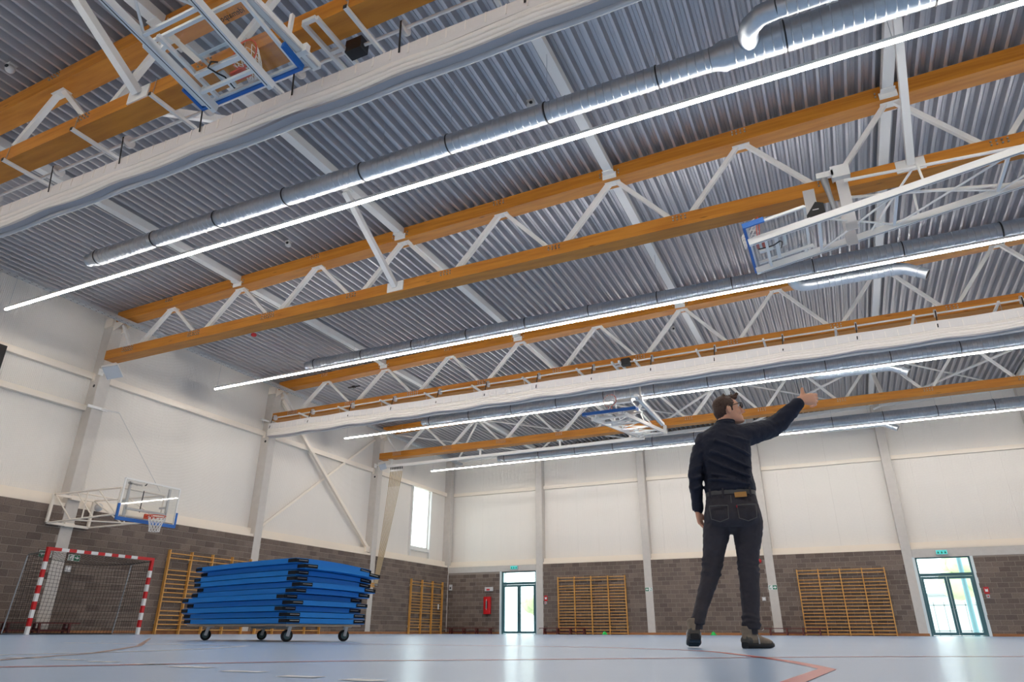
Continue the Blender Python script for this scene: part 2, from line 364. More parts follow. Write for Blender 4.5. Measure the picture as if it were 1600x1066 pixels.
# ---- lintels, sills, rails
MB().box(XL-0.1, D1[1], YB-0.005, YB+0.16, 3.1, HB).build('lintel', 'concrete', wall_back)
MB().box(D2[0], CB[4]-CW, YB-0.005, YB+0.16, 3.06, HB).build('lintel', 'concrete', wall_back)
for a, b in [(Y0, CL[0]-CW), (CL[0]+CW, CL[1]-CW), (CL[1]+CW, CL[2]-CW), (CL[2]+CW, YB+0.1)]:
    MB().box(XC-0.05, XL-0.05, a, b, HB, HB+0.1).build('sill', 'cream_steel', wall_left)
    MB().box(XC-0.05, XL-0.22, a, b, HB+0.1, HB+0.33).build('sill_rail', 'cream_steel', wall_left)
    MB().box(XC-0.03, XC+0.15, a, b, 7.35, 7.55).build('rail', 'cream_steel', wall_left)
MB().box(XC-0.03, XC+0.15, Y0, CL[0]-CW, 6.33, 6.5).build('rail', 'cream_steel', wall_left)
cbx = [XL-0.1]+[c+s*CW for c in CB for s in (-1, 1)]+[X1]
for i in range(0, len(cbx), 2):
    a, b = cbx[i], cbx[i+1]
    MB().box(a, b, YB+0.05, YC+0.05, HB, HB+0.1).build('sill', 'cream_steel', wall_back)
    MB().box(a, b, YB+0.2, YC+0.05, HB+0.1, HB+0.3).build('sill_rail', 'cream_steel', wall_back)
    MB().box(a, b, YC-0.14, YC+0.03, 7.36, 7.54).build('rail', 'cream_steel', wall_back)
    za, zb = zlow(a)-0.2, zlow(b)-0.2
    MB().bar((a, YC-0.04, za+0.06), (b, YC-0.04, zb+0.06), 0.2, 0.14).build('head_rail', 'white_steel', wall_back)
# ---- sheet cladding, one panel per metre, fine vertical ribs
def panel_mesh(w):
    mb = MB(); pr = [(-w/2+0.0015, -0.02), (-w/2+0.003, 0)]; y = -w/2+0.03
    while y < w/2-0.03: pr += [(y, 0), (y+0.005, -0.006), (y+0.017, -0.006), (y+0.02, 0)]; y += 0.05
    pr += [(w/2-0.003, 0), (w/2-0.0015, -0.02)]; n = len(pr)
    mb.add([(d, a, 0) for a, d in pr]+[(d, a, 1) for a, d in pr], [(i, i+1, n+i+1, n+i) for i in range(n-1)])
    mb.box(-0.07, -0.019, -w/2+0.0015, w/2-0.0015, 0, 1)
    return mb.mesh('panel', 'cladding')
PM = {}
def panel(wall, c, w, z0, z1, axis):
    k = round(w, 2)
    if k not in PM: PM[k] = panel_mesh(k)
    inst(PM[k], 'panel', wall, (XC, c, z0) if axis == 'y' else (c, YC, z0), (0, 0, 0 if axis == 'y' else -math.pi/2), (1, w/k, z1-z0))
zt = zlow(XC)-0.0
y = WY0
while y > Y0-0.2: panel(wall_left, y-0.525, 1.05, 3.5, zt, 'y'); y -= 1.05
panel(wall_left, (WY0+WY1)/2, WY1-WY0, 3.5, WZ0-0.05, 'y'); panel(wall_left, (WY0+WY1)/2, WY1-WY0, WZ1+0.05, zt, 'y')
for c in (WY1+0.53, WY1+1.59): panel(wall_left, c, 1.05, 3.5, zt, 'y')
x = XC
while x < X1: panel(wall_back, x+0.57, 1.14, 3.5, zlow(x)-0.16, 'x'); x += 1.14
# ---- skirting
struct('baseboard_left', MB().box(XL, XL+0.018, Y0, YB, 0, 0.1), 'baseboard_wood')
bb = MB()
for a, b in [(XL, D1[0]-0.05), (CB[0]+CW, D2[0]-2*CW), (D2[0]-2*CW, D2[0]), (D2[1]+0.05, X1)]: bb.box(a, b, YB-0.018, YB, 0, 0.1)
struct('baseboard_back', bb, 'baseboard_wood')
# ---- columns
def column(label, x0, x1, y0, y1, top, hole=None):
    cx, cy = (x0+x1)/2, (y0+y1)/2; t = thing('concrete_column', label, 'column', (cx, cy, 0), group='concrete wall columns'); c = 0.015; mb = MB()
    o = [(x0+c, y0), (x1-c, y0), (x1, y0+c), (x1, y1-c), (x1-c, y1), (x0+c, y1), (x0, y1-c), (x0, y0+c)]; n = 8
    mb.add([(a, b, 0) for a, b in o]+[(a, b, top) for a, b in o], [tuple(range(7, -1, -1)), tuple(range(8, 16))]+[(i, (i+1) % n, n+(i+1) % n, n+i) for i in range(n)])
    mb.build('shaft', 'concrete', t)
    if hole:
        MB().tube([(hole[0], hole[1], hole[2]), (hole[0], hole[1]+0.03, hole[2])], 0.05, 14).build('cast_hole', 'black_plastic', t, label='dark round cast-in hole')
        MB().box(hole[0]-0.14, hole[0]-0.04, hole[1]-0.03, hole[1]+0.02, hole[2]+0.16, hole[2]+0.38).build('rail_cleat', 'cream_steel', t)
    return t
lc = ['concrete wall column behind the handball goal and wall basketball hoop', 'concrete wall column behind the stack of blue mats', 'concrete wall column beside the bunched climbing ropes']
for i, c in enumerate(CL):
    t = column(lc[i], XC-0.06, XL+0.004, c-CW, c+CW, 9.35, (XL-0.16, c-CW-0.004, 7.12))
    # steel shoe that carries the truss
    MB().box(XL-0.35, XL+0.02, c-0.24, c+0.24, 9.12, 9.42).build('steel_shoe', 'cream_steel', t)
    MB().prism([(0, 0), (0.5, 0.22), (0.5, 0.42), (0, 0.42)], (XL, c-0.16, 9.0), (1, 0, 0), (0, 0, 1), (0, 0.03, 0)).build('bracket_plate', 'cream_steel', t)
    MB().prism([(0, 0), (0.5, 0.22), (0.5, 0.42), (0, 0.42)], (XL, c+0.13, 9.0), (1, 0, 0), (0, 0, 1), (0, 0.03, 0)).build('bracket_plate', 'cream_steel', t)
column('concrete column in the far left corner of the hall', XC-0.06, XL+0.004, YB-0.06, YB+0.3, 9.6)
bc = ['concrete column right of the left glass door', 'concrete column right of the middle wall bars', 'concrete column behind the standing man', 'concrete column left of the right glass door', 'concrete column at the right edge of the photo']
for i, c in enumerate(CB): column(bc[i], c-CW, c+CW, YB-0.004, YC+0.06, zlow(c)-0.02)
# ---- cross bracing between second and third left columns
tb = thing('cross_brace', 'white diagonal cross bracing bars on the left wall panels', 'brace', (XC+0.16, 23.7, 3.6))
MB().bar((XC+0.12, 20.25, 3.8), (XC+0.12, 27.15, 9.0), 0.03, 0.1).build('diagonal_bar', 'cream_steel', tb)
MB().bar((XC+0.2, 20.4, 9.05), (XC+0.2, 27.15, 3.72), 0.12, 0.14).build('diagonal_bar', 'cream_steel', tb)
MB().box(XC+0.1, XC+0.3, 26.95, 27.2, 3.55, 3.8).build('end_plate', 'cream_steel', tb)
# ---- window
wf = MB()
for a, b, c, d in [(WY0, WY0+0.09, WZ0, WZ1), (WY1-0.09, WY1, WZ0, WZ1), (WY0, WY1, WZ0, WZ0+0.09), (WY0, WY1, WZ1-0.09, WZ1)]: wf.box(XC-0.14, XC-0.02, a, b, c, d)
for a, b, c, d in [(WY0-0.1, WY0, HB+0.3, 7.35), (WY1, WY1+0.1, HB+0.3, 7.35), (WY0, WY1, WZ0-0.14, WZ0)]: wf.box(XC-0.06, XC+0.12, a, b, c, d)
w1 = struct('window_1', wf, 'white_steel')
MB().box(XC-0.09, XC-0.07, WY0+0.08, WY1-0.08, WZ0+0.08, WZ1-0.08).build('pane', 'clear_glass', w1)
# ---- doors
def door(name, x0, x1, h, top):
    y0, y1 = YB+0.06, YB+0.14; f = MB(); f.box(x0, x0+0.07, y0, y1, 0, top).box(x1-0.07, x1, y0, y1, 0, top).box(x0+0.07, x1-0.07, y0, y1, h, h+0.12).box(x0+0.07, x1-0.07, y0, y1, top-0.05, top).box(x0, x1, y0, y1+0.02, 0, 0.02)
    d = struct(name, f, 'alu_teal')
    j = MB(); j.box(x0-0.1, x0, YB-0.005, YC+0.25, 0, top+0.02).box(x1, x1+0.1, YB+0.0, YC+0.25, 0, top+0.02).box(x0, x1, YB+0.03, YC+0.25, top, top+0.02)
    j.build('reveal', 'alu_white', d)
    MB().box(x0+0.07, x1-0.07, y0+0.03, y0+0.045, h+0.12, top-0.05).build('transom_pane', 'clear_glass', d)
    mx = (x0+x1)/2
    for a, b, s in ((x0+0.075, mx-0.005, 1), (mx+0.005, x1-0.075, -1)):
        m = MB(); m.box(a, a+0.09, y0-0.01, y1-0.02, 0.03, h-0.01).box(b-0.09, b, y0-0.01, y1-0.02, 0.03, h-0.01).box(a+0.09, b-0.09, y0-0.01, y1-0.02, 0.03, 0.14).box(a+0.09, b-0.09, y0-0.01, y1-0.02, h-0.11, h-0.01)
        lf = m.build('door_leaf', 'alu_teal', d)
        MB().box(a+0.085, b-0.085, y0+0.02, y0+0.035, 0.13, h-0.1).build('pane', 'clear_glass', lf)
        hx = b-0.045 if s == 1 else a+0.045
        MB().tube([(hx, y0-0.01, 1.02), (hx, y0-0.06, 1.02), (hx-s*0.12, y0-0.06, 1.02)], 0.011, 8).build('handle', 'zinc', lf, smooth=True)
    return d
door('door_1', D1[0]+0.05, D1[1]-0.02, 2.42, DZ)
door('door_2', D2[0]+0.06, D2[1]-0.06, 2.3, DZ-0.02)
# ---- outdoors, seen through the glass
struct('ground', MB().box(-90, 90, YC+0.2, 160, -0.3, -0.02).box(-90, XC-0.2, -60, YC+0.2, -0.3, -0.02), 'pavement')
def tree(label, x, y, h, r, seed):
    rnd = random.Random(seed); t = thing('tree', label, 'tree', (x, y, -0.02), group='trees outside the glass doors')
    MB().tube([(x, y, -0.05), (x+0.05, y, h*0.3), (x-0.05, y, h*0.55)], [0.14, 0.11, 0.06], 8).build('trunk', 'bark', t, smooth=True)
    c = MB()
    for i in range(26):
        a = rnd.uniform(0, 6.28); q = rnd.uniform(0, r*0.75); z = h*0.62+rnd.uniform(-0.3, 0.35)*h*0.8; s = r*rnd.uniform(0.25, 0.45)
        c.ell((x+q*math.cos(a), y+q*math.sin(a), z), (s, 0, 0), (0, s, 0), (0, 0, s*0.8), 8, 6)
    c.build('crown', 'leaf_green', t, smooth=True)
tree('pale green bush outside the left glass door', -17.6, 42, 2.4, 1.3, 3); tree('yellow green tree outside the left glass door, right leaf', -18.3, 47, 3.4, 1.6, 5); tree('pale green tree seen through the right door top', 6.9, 52, 6.5, 2.2, 8)
fe = thing('garden_fence', 'pale bar fence standing outside the right glass door', 'fence', (5.5, 46, 0))
for i in range(24): MB().box(-2+i*0.5, -1.96+i*0.5, 46, 46.04, -0.02, 1.7).build('fence_bar', 'fence_grey', fe)
MB().box(-2.05, 10, 46.0, 46.05, 0.2, 0.26).box(-2.05, 10, 46.0, 46.05, 1.5, 1.56).build('fence_rail', 'fence_grey', fe)
tag(MB().tube([(5.35, 43, -0.02), (5.35, 43, 5.2)], [0.13, 0.1], 10).build('lamp_post', 'post_teal', None, smooth=True), 'teal lamp post outside the right glass door', 'lamp post')
hs = thing('neighbour_building', 'grey blank building wall outside the right glass door', 'building', (4, 62, 0))
MB().box(-4, 16, 62, 70, -0.02, 2.7).build('facade', 'house_wall', hs); MB().box(-4.2, 16.2, 61.8, 70.2, 2.7, 2.85).build('roof_edge', 'fence_grey', hs)
# ================================================================ roof structure
BN = [-19.1+2.855*i for i in range(12)]; TN = [-17.67+2.855*i for i in range(11)]
CZ0, CZ1, CH = 7.97, 8.27, 0.2
def ct0(x): return zlow(x)-0.33
TL = ['nearest timber roof truss, crossing the top left corner', 'second timber roof truss from the camera, crossing the middle of the ceiling', 'third timber roof truss from the camera, behind the far white curtain', 'farthest timber roof truss with the climbing rope rail']
def truss(y, label):
    t = thing('roof_truss', label, 'truss', (XL+0.05, y, CZ0), group='timber and steel roof trusses')
    xa, xb = XL+0.12, X1-0.1
    mb = MB(); s = y-CH; e = y+CH
    mb.add([(xa,s,ct0(xa)),(xb,s,ct0(xb)),(xb,e,ct0(xb)),(xa,e,ct0(xa)),(xa,s,zlow(xa)),(xb,s,zlow(xb)),(xb,e,zlow(xb)),(xa,e,zlow(xa))],
           [(0,3,2,1),(4,5,6,7),(0,1,5,4),(1,2,6,5),(2,3,7,6),(3,0,4,7)])
    mb.build('top_chord', 'glulam', t)
    MB().box(XL+0.01, X1-0.05, s, e, CZ0, CZ1).build('bottom_chord', 'glulam', t)
    bolts = MB()
    for b in BN:
        if b < -18.9: MB().bar((XL+0.25, y, 9.2), (b-0.12, y, CZ1-0.02), 0.09, 0.09, (0,1,0)).build('diagonal', 'white_steel', t)
        nc = 6 if b < -12 else 4; nr = 3 if b < -12 else 2
        for i in range(nc):
            for j in range(nr):
                px = b+(i-(nc-1)/2)*0.085; pz = 8.17+(j-(nr-1)/2)*0.07
                bolts.tube([(px, s+0.002, pz), (px, s-0.028, pz)], 0.017, 6)
        for q in TN:
            if abs(abs(q-b)-1.4275) < 0.1:
                sg = 1 if q > b else -1; w = 0.13 if (q > b and b < -4) else 0.09
                MB().bar((b+sg*0.14, y, CZ1-0.03), (q-sg*0.09, y, ct0(q)+0.01), w, 0.09, (0,1,0)).build('diagonal', 'white_steel', t)
    for i, q in enumerate(TN):
        MB().box(q-0.18, q+0.18, y-0.09, y+0.09, ct0(q)-0.012, ct0(q)+0.012).build('node_plate', 'white_steel', t)
        if i % 2 == 0:
            for a in range(4):
                for j in range(2):
                    px = q+(a-1.5)*0.085; pz = ct0(q)+0.2+j*0.07; bolts.tube([(px, s+0.002, pz), (px, s-0.028, pz)], 0.017, 6)
    bolts.build('bolts', 'zinc', t, kind='stuff')
    return t
for i, y in enumerate(TY): truss(y, TL[i])
truss(TY[0]-7.36, 'timber roof truss behind the camera that carries the near hoop arms')
# ---- roof beams between the trusses (along Y), one per bay
PX = [-14.8, -9.12, -3.42, 2.29, 7.98]
bays = [(TY[0]-7.36, TY[0]), (TY[0], TY[1]), (TY[1], TY[2]), (TY[2], TY[3]), (TY[3], YC-0.1)]
BW = ['in the nearest ceiling bay', 'between the first and second truss', 'between the second and third truss', 'between the third and fourth truss', 'between the last truss and the back wall']
XW = ['leftmost', 'second from the left wall', 'third from the left wall', 'fourth from the left wall', 'fifth from the left wall']
for bi, (ya, yb) in enumerate(bays):
    for xi, x in enumerate(PX):
        t = thing('roof_beam', 'white steel roof beam, %s, %s' % (XW[xi], BW[bi]), 'beam', (x, (ya+yb)/2, zlow(x)-0.2), group='white roof beams under the deck')
        e = yb-CH if bi < 4 else yb
        MB().box(x-0.1, x+0.1, ya+CH, e, zlow(x)-0.2, zlow(x)-0.004).build('box_section', 'white_steel', t)
        for yy in ((ya+CH, e) if bi < 4 else (ya+CH,)):
            sg = 1 if yy == ya+CH else -1
            m = MB(); m.box(x-0.16, x+0.16, yy+sg*0.012-0.012, yy+sg*0.012+0.012, zlow(x)-0.33, zlow(x)-0.18).box(x-0.13, x+0.13, min(yy, yy+sg*0.16), max(yy, yy+sg*0.16), zlow(x)-0.225, zlow(x)-0.2)
            m.build('hanger', 'white_steel', t)
            m = MB()
            for dx in (-0.22, 0.22):
                for dz in (-0.24, -0.16): m.tube([(x+dx, yy, zlow(x)+dz), (x+dx, yy+sg*0.03, zlow(x)+dz)], 0.017, 6)
            m.build('hanger_bolts', 'zinc', t, kind='stuff')
# ---- knee braces from the bottom chords up to the roof beams
def knee(x, y, sg, label):
    t = thing('knee_brace', label, 'brace', (x, y+sg*CH, 8.12), group='knee braces of the trusses')
    a = V((x, y+sg*(CH+0.03), 8.13)); b = V((x-0.0, y+sg*2.45, zlow(x)-0.29))
    MB().bar(a, b, 0.13, 0.13).build('tube_section', 'white_steel', t)
    MB().bar((x-0.24, y+sg*(CH+0.012), 8.12), (x+0.24, y+sg*(CH+0.012), 8.12), 0.024, 0.26).build('base_plate', 'white_steel', t)
    MB().box(x-0.09, x+0.09, b.y-0.15, b.y+0.15, b.z+0.04, zlow(x)-0.202).build('top_plate', 'white_steel', t)
KL = ['nearest truss', 'second truss', 'third truss', 'farthest truss']
for ti, y in enumerate(TY):
    for x, w in ((-9.14, 'left'), (2.33, 'right')):
        for sg, d in ((-1, 'camera'), (1, 'far')):
            if ti == 2 or (ti == 3 and sg < 0): continue
            knee(x, y, sg, 'white knee brace on the %s side of the %s, %s one' % (d, KL[ti], w))
# ---- ceiling bracing in the last bays (thin cross tubes under the deck)
bx_ = [-20.0]+PX
bw_ = ['beside the left wall', 'between the first and second roof beam', 'between the second and third roof beam', 'between the third and fourth roof beam', 'between the fourth and fifth roof beam']
for k in range(5):
    xa, xb = bx_[k]+0.1, bx_[k+1]-0.1
    for p, q, dz, r, l in (((xa, 27.62), (xb, 34.4), 0.26, 0.035, 'thin rising brace'), ((xa, 34.4), (xb, 27.62), 0.4, 0.055, 'thick brace')):
        m = MB().tube([(p[0], p[1], zlow(p[0])-dz), (q[0], q[1], zlow(q[0])-dz)], r, 8).build('wind_brace', 'white_steel', None, smooth=True)
        tag(m, 'white %s under the last ceiling bay, %s' % (l, bw_[k]), 'brace', 'wind braces under the deck')
# ---- line lights
LY = [1.64, 9.0, 16.15, 23.52, 30.89]; LZ = 8.06
LN = ['line light above the camera, out of the frame', 'nearest long line light, crossing above the middle of the photo', 'second long line light from the camera, under the second duct', 'third long line light from the camera, behind the white curtain', 'farthest long line light, in front of the back wall']
seg = 1.52
sm = MB().box(0.004, seg-0.004, -0.026, 0.026, -0.028, 0.004).mesh('light_segment', 'led_diffuser')
for i, y in enumerate(LY):
    t = thing('line_light', 'bright '+LN[i], 'light', (-19.38, y, LZ), group='long line lights'); nseg = 21
    for k in range(nseg): inst(sm, 'light_segment', t, (k*seg, 0, 0))
    MB().box(-19.38, -19.38+nseg*seg, y-0.042, y+0.042, LZ+0.004, LZ+0.06).build('housing', 'white_steel', t)
    m = MB()
    for k in range(0, nseg+1, 2): x = -19.38+min(max(k*seg, 0.1), nseg*seg-0.1); m.tube([(x, y, LZ+0.06), (x, y, zlow(x)+0.01)], 0.004, 5)
    m.build('suspension_wires', 'zinc', t, kind='stuff')
# ---- ventilation ducts
def duct_pipe(xa, xb, y, z, r):
    mb = MB(); n = 24; prof = []; x = xa
    while x < xb-0.001:
        nx = min(x+0.137, xb); prof += [(x, r), (nx-0.02, r), (nx-0.01, r+0.009)]; x = nx
    prof.append((xb, r))
    return mb, prof, n
def revolve_x(prof, y, z, n=24):
    mb = MB(); m = len(prof); vs_ = []
    for x, r in prof:
        for k in range(n): a = 2*math.pi*k/n; vs_.append((x, y+r*math.cos(a), z+r*math.sin(a)))
    mb.add(vs_, [(i*n+k, i*n+(k+1) % n, (i+1)*n+(k+1) % n, (i+1)*n+k) for i in range(m-1) for k in range(n)]); return mb
def duct(y, z, xr, side, label, xend=11.0, xbr=2.2, dz=0.0):
    t = thing('air_duct', label, 'duct', (-15.5, y, z), group='spiral ventilation ducts'); x0 = -15.5; r0, r1 = 0.185, 0.235
    revolve_x([(x0, 0.0), (x0, 0.15), (x0+0.03, 0.155), (x0+0.06, 0.135), (x0+0.2, 0.14), (x0+0.24, 0.18), (x0+0.3, 0.175)], y, z).build('end_cap', 'galvanised', t, smooth=True)
    revolve_x(duct_pipe(x0+0.3, xr, y, z, r0)[1], y, z).build('spiral_pipe', 'galvanised', t, smooth=True)
    revolve_x([(xr, r0+0.008), (xr+0.05, r0+0.008), (xr+0.2, r1+0.01), (xr+0.24, r1)], y, z).build('reducer', 'galvanised', t, smooth=True)
    revolve_x(duct_pipe(xr+0.24, xend, y, z, r1)[1], y, z).build('spiral_pipe', 'galvanised', t, smooth=True)
    clips = MB(); wires = MB(); x = -15.1
    while x < xend:
        r = r0 if x < xr else r1
        clips.add(*(lambda q: (q.v, q.f))(revolve_x([(x-0.012, r+0.004), (x-0.012, r+0.014), (x+0.012, r+0.014), (x+0.012, r+0.004)], y, z)))
        wires.tube([(x, y, z+r+0.01), (x+0.02, y, zlow(x)+0.02)], 0.004, 5); x += 1.95
    clips.build('clips', 'dark_metal', t, kind='stuff'); wires.build('hanger_wires', 'zinc', t, kind='stuff')
    # branch: elbow out of the side, pipe parallel to the main duct, nozzle
    s = side; rb = 0.15; bx = 0.0
    yo = y+s*0.78
    el = [(bx, y+s*0.15, z+dz*0.2), (bx, y+s*0.42, z+dz*0.6), (bx+0.05, y+s*0.6, z+dz*0.9), (bx+0.2, yo-s*0.03, z+dz), (bx+0.42, yo, z+dz)]
    MB().tube(el, rb, 20).build('elbow', 'galvanised', t, smooth=True)
    MB().tube([(bx, y+s*0.2, z+dz*0.2), (bx, y+s*0.26, z+dz*0.3)], rb+0.012, 20).build('collar', 'galvanised', t, smooth=True)
    q = revolve_x(duct_pipe(bx+0.42, xbr, yo, z+dz, rb)[1], yo, z+dz); q.build('branch_pipe', 'galvanised', t, smooth=True)
    e2 = [(xbr, yo, z+dz), (xbr+0.16, yo, z+dz-0.01), (xbr+0.3, yo-s*0.02, z+dz-0.06), (xbr+0.5, yo-s*0.04, z+dz-0.19)]
    MB().tube(e2, [rb, rb, rb*0.95, rb*0.92], 20).build('elbow', 'galvanised', t, smooth=True)
    a = V(e2[-1]); d = (a-V(e2[-2])).normalized(); b = a+d*0.22
    nz = MB().tube([a, a+d*0.03, a+d*0.031, b, b+d*0.02], [0.15, 0.155, 0.13, 0.135, 0.145], 20).build('nozzle', 'galvanised', t, smooth=True)
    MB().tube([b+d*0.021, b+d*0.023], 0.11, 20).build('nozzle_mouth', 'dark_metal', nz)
DY = [8.6, 16.45, 23.82, 31.19]
DN = ['spiral metal air duct nearest to the camera, ending above the left wall', 'second spiral metal air duct, above the second line light', 'third spiral metal air duct, seen below the white curtain', 'farthest spiral metal air duct, in front of the back wall']
for i, y in enumerate(DY): duct(y, 8.41, -0.6 if i < 2 else -13.2, -1 if i == 0 else 1, DN[i], xbr=4.5 if i == 0 else 2.25, dz=-0.2 if i == 0 else -0.05)
# ---- cable tray under the deck along the left wall
t = thing('cable_tray', 'galvanised perforated cable tray along the top of the left wall', 'cable tray', (-19.45, 9, 9.1))
MB().box(-19.55, -19.35, Y0+0.3, YB-0.2, 9.1, 9.112).box(-19.555, -19.545, Y0+0.3, YB-0.2, 9.1, 9.19).box(-19.355, -19.345, Y0+0.3, YB-0.2, 9.1, 9.19).build('tray', 'galvanised', t)
m = MB(); y = Y0+1
while y < YB-0.6:
    for xx in (-19.5, -19.4): m.box(xx-0.01, xx+0.01, y, y+0.05, 9.098, 9.1005)
    y += 0.2
m.build('slots', 'dark_metal', t, kind='stuff')
m = MB(); y = Y0+1.3
while y < YB-0.6: m.tube([(-19.35, y, 9.15), (-19.35, y, zlow(-19.35)+0.02)], 0.006, 5); y += 2.4
m.build('hanger_rods', 'zinc', t, kind='stuff')
# ================================================================ dividing curtains, raised
def curtain(yt, s, label, lift=0.0):
    t = thing('divider_curtain', label, 'curtain', (XL+0.2, yt+s*0.5, 7.05), group='raised dividing curtains'); xa, xb = XL+0.25, X1-0.4
    yc = yt+s*0.5; xs = []; x = xa
    while x < xb: xs.append(x); x += 0.24
    xs.append(xb)
    pul = [-12.1+1.92*k for k in range(-4, 14)]
    def sag(x): return 0.022*abs(math.sin(math.pi*(x+12.1)/1.92))
    def sweep(prof, sg=1.0, ends=True):
        m = MB(); n = len(prof); vs_ = []
        for i, x in enumerate(xs):
            sh = 0.03*math.exp(-x+xa)+0.0
            for a, b in prof: vs_.append((x+(0.05*(7.7-b) if i == 0 else 0), yc+a*(1+0.04*math.sin(x*2.1+b*40)), b+lift-sg*sag(x)*(7.75-b)/0.3+0.006*math.sin(x*3+b*60)))
        f = [(i*n+k, i*n+(k+1) % n, (i+1)*n+(k+1) % n, (i+1)*n+k) for i in range(len(xs)-1) for k in range(n)]
        f += [tuple(range(n)), tuple((len(xs)-1)*n+k for k in range(n))]
        return m.add(vs_, f)
    sweep([(-0.1, 7.63), (-0.105, 7.45), (-0.095, 7.4), (0.095, 7.4), (0.1, 7.63)]).build('mesh_band', 'curtain_mesh', t)
    z = 7.4; k = 0
    while z > 7.15:
        h = 0.055+0.012*(k % 3); w = 0.105+0.01*((k*7) % 4)
        sweep([(-w+0.02, z), (-w-0.005, z-h*0.5), (-w+0.02, z-h), (w-0.02, z-h), (w+0.005, z-h*0.5), (w-0.02, z)]).build('fold', 'curtain_white', t, smooth='all'); z -= h; k += 1
    sweep([(-0.1, z), (-0.09, z-0.03), (0.06, z-0.03), (0.07, z)]).build('hem', 'curtain_dark', t)
    m = MB(); m.tube([(x, yc+0.075, z-0.045+lift-sag(x)) for x in xs], 0.045, 10); m.build('hem_tube', 'plastic_grey', t, smooth=True)
    # seams of the mesh band
    m = MB(); x = xa+0.3
    while x < xb: m.box(x, x+0.02, yc-0.112, yc-0.1, 7.44, 7.62); x += 0.3
    m.build('seams', 'curtain_white', t, kind='stuff')
    ys, zs = yt+s*0.42, 7.98
    MB().tube([(xa+0.3, ys, zs), (xb, ys, zs)], 0.025, 10).build('drive_shaft', 'white_steel', t, smooth=True)
    for p in pul:
        MB().tube([(p, ys, zs), (p+0.05, ys, zs)], 0.11, 20).build('pulley', 'plastic_grey', t, smooth=True)
        m = MB(); m.bar((p+0.025, ys-s*0.0-0.112, zs+0.03), (p-0.02, yc-0.115, 7.5), 0.03, 0.006, (0, 1, 0)); m.build('lift_strap', 'strap_black', t)
        b = MB(); bx = p-0.5; b.bar((bx, yt-s*0.26, CZ0-0.035), (bx, yt+s*0.64, CZ0-0.035), 0.055, 0.06)
        br = b.build('bracket_arm', 'white_steel', t)
        MB().box(bx-0.03, bx+0.03, min(yt-s*0.26, yt-s*0.268), max(yt-s*0.26, yt-s*0.268), CZ0-0.065, CZ0-0.005).build('arm_cap', 'black_plastic', br)
        MB().tube([(bx, yt-s*0.215, CZ0-0.04), (bx, yt-s*0.215, CZ1+0.02), (bx, yt+s*0.215, CZ1+0.02)], 0.007, 6).build('clamp_rod', 'zinc', br)
        MB().tube([(bx+0.02, yt+s*0.6, CZ0-0.06), (bx+0.05, yc+0.02, 7.62)], 0.006, 5).build('hanger_chain', 'zinc', br)
    # motor frame
    for bx in (-5.63, -5.4): MB().bar((bx, yt-s*0.28, CZ0-0.03), (bx, yt+s*0.7, CZ0-0.03), 0.06, 0.07).build('motor_arm', 'white_steel', t)
    for yy in (yt-s*0.28, yt+s*0.3): MB().box(-5.63, -5.4, yy-0.03, yy+0.03, CZ0-0.06, CZ0).build('motor_crossbar', 'white_steel', t)
    MB().box(-5.38, -5.1, ys-0.09, ys+0.09, zs-0.11, zs+0.11).build('drive_motor', 'black_plastic', t)
curtain(TY[0], 1, 'white folded dividing curtain hanging behind the nearest truss, top left')
curtain(TY[2], -1, 'white folded dividing curtain hanging before the third truss, mid ceiling', 0.07)

# ================================================================ basketball hoops
def net(center, axis_dir, r0, r1, length, n=12, rows=5, m='net_white', droop=V((0,0,0)), rad=0.006):
    d = V(axis_dir).normalized(); u = d.orthogonal().normalized(); w = d.cross(u); c = V(center); mb = MB()
    def P(i, k):
        f = i/rows; r = r0+(r1-r0)*min(1, f*1.3); a = 2*math.pi*(k+0.5*(i % 2))/n
        return c+d*(length*f)+(u*math.cos(a)+w*math.sin(a))*r+droop*(f*f)
    for i in range(rows):
        for k in range(n):
            mb.tube([P(i, k), P(i+1, k)], rad, 4); mb.tube([P(i, k), P(i+1, k-1 if i % 2 == 0 else k+1)], rad, 4)
    for k in range(n): mb.tube([P(rows, k), P(rows, k+1)], rad, 4)
    return mb
def ring(c, u, w, r, rad, n=28):
    c, u, w = V(c), V(u), V(w); return MB().tube([c+(u*math.cos(2*math.pi*k/n)+w*math.sin(2*math.pi*k/n))*r for k in range(n)], rad, 8, closed=True)
SL = 0.15
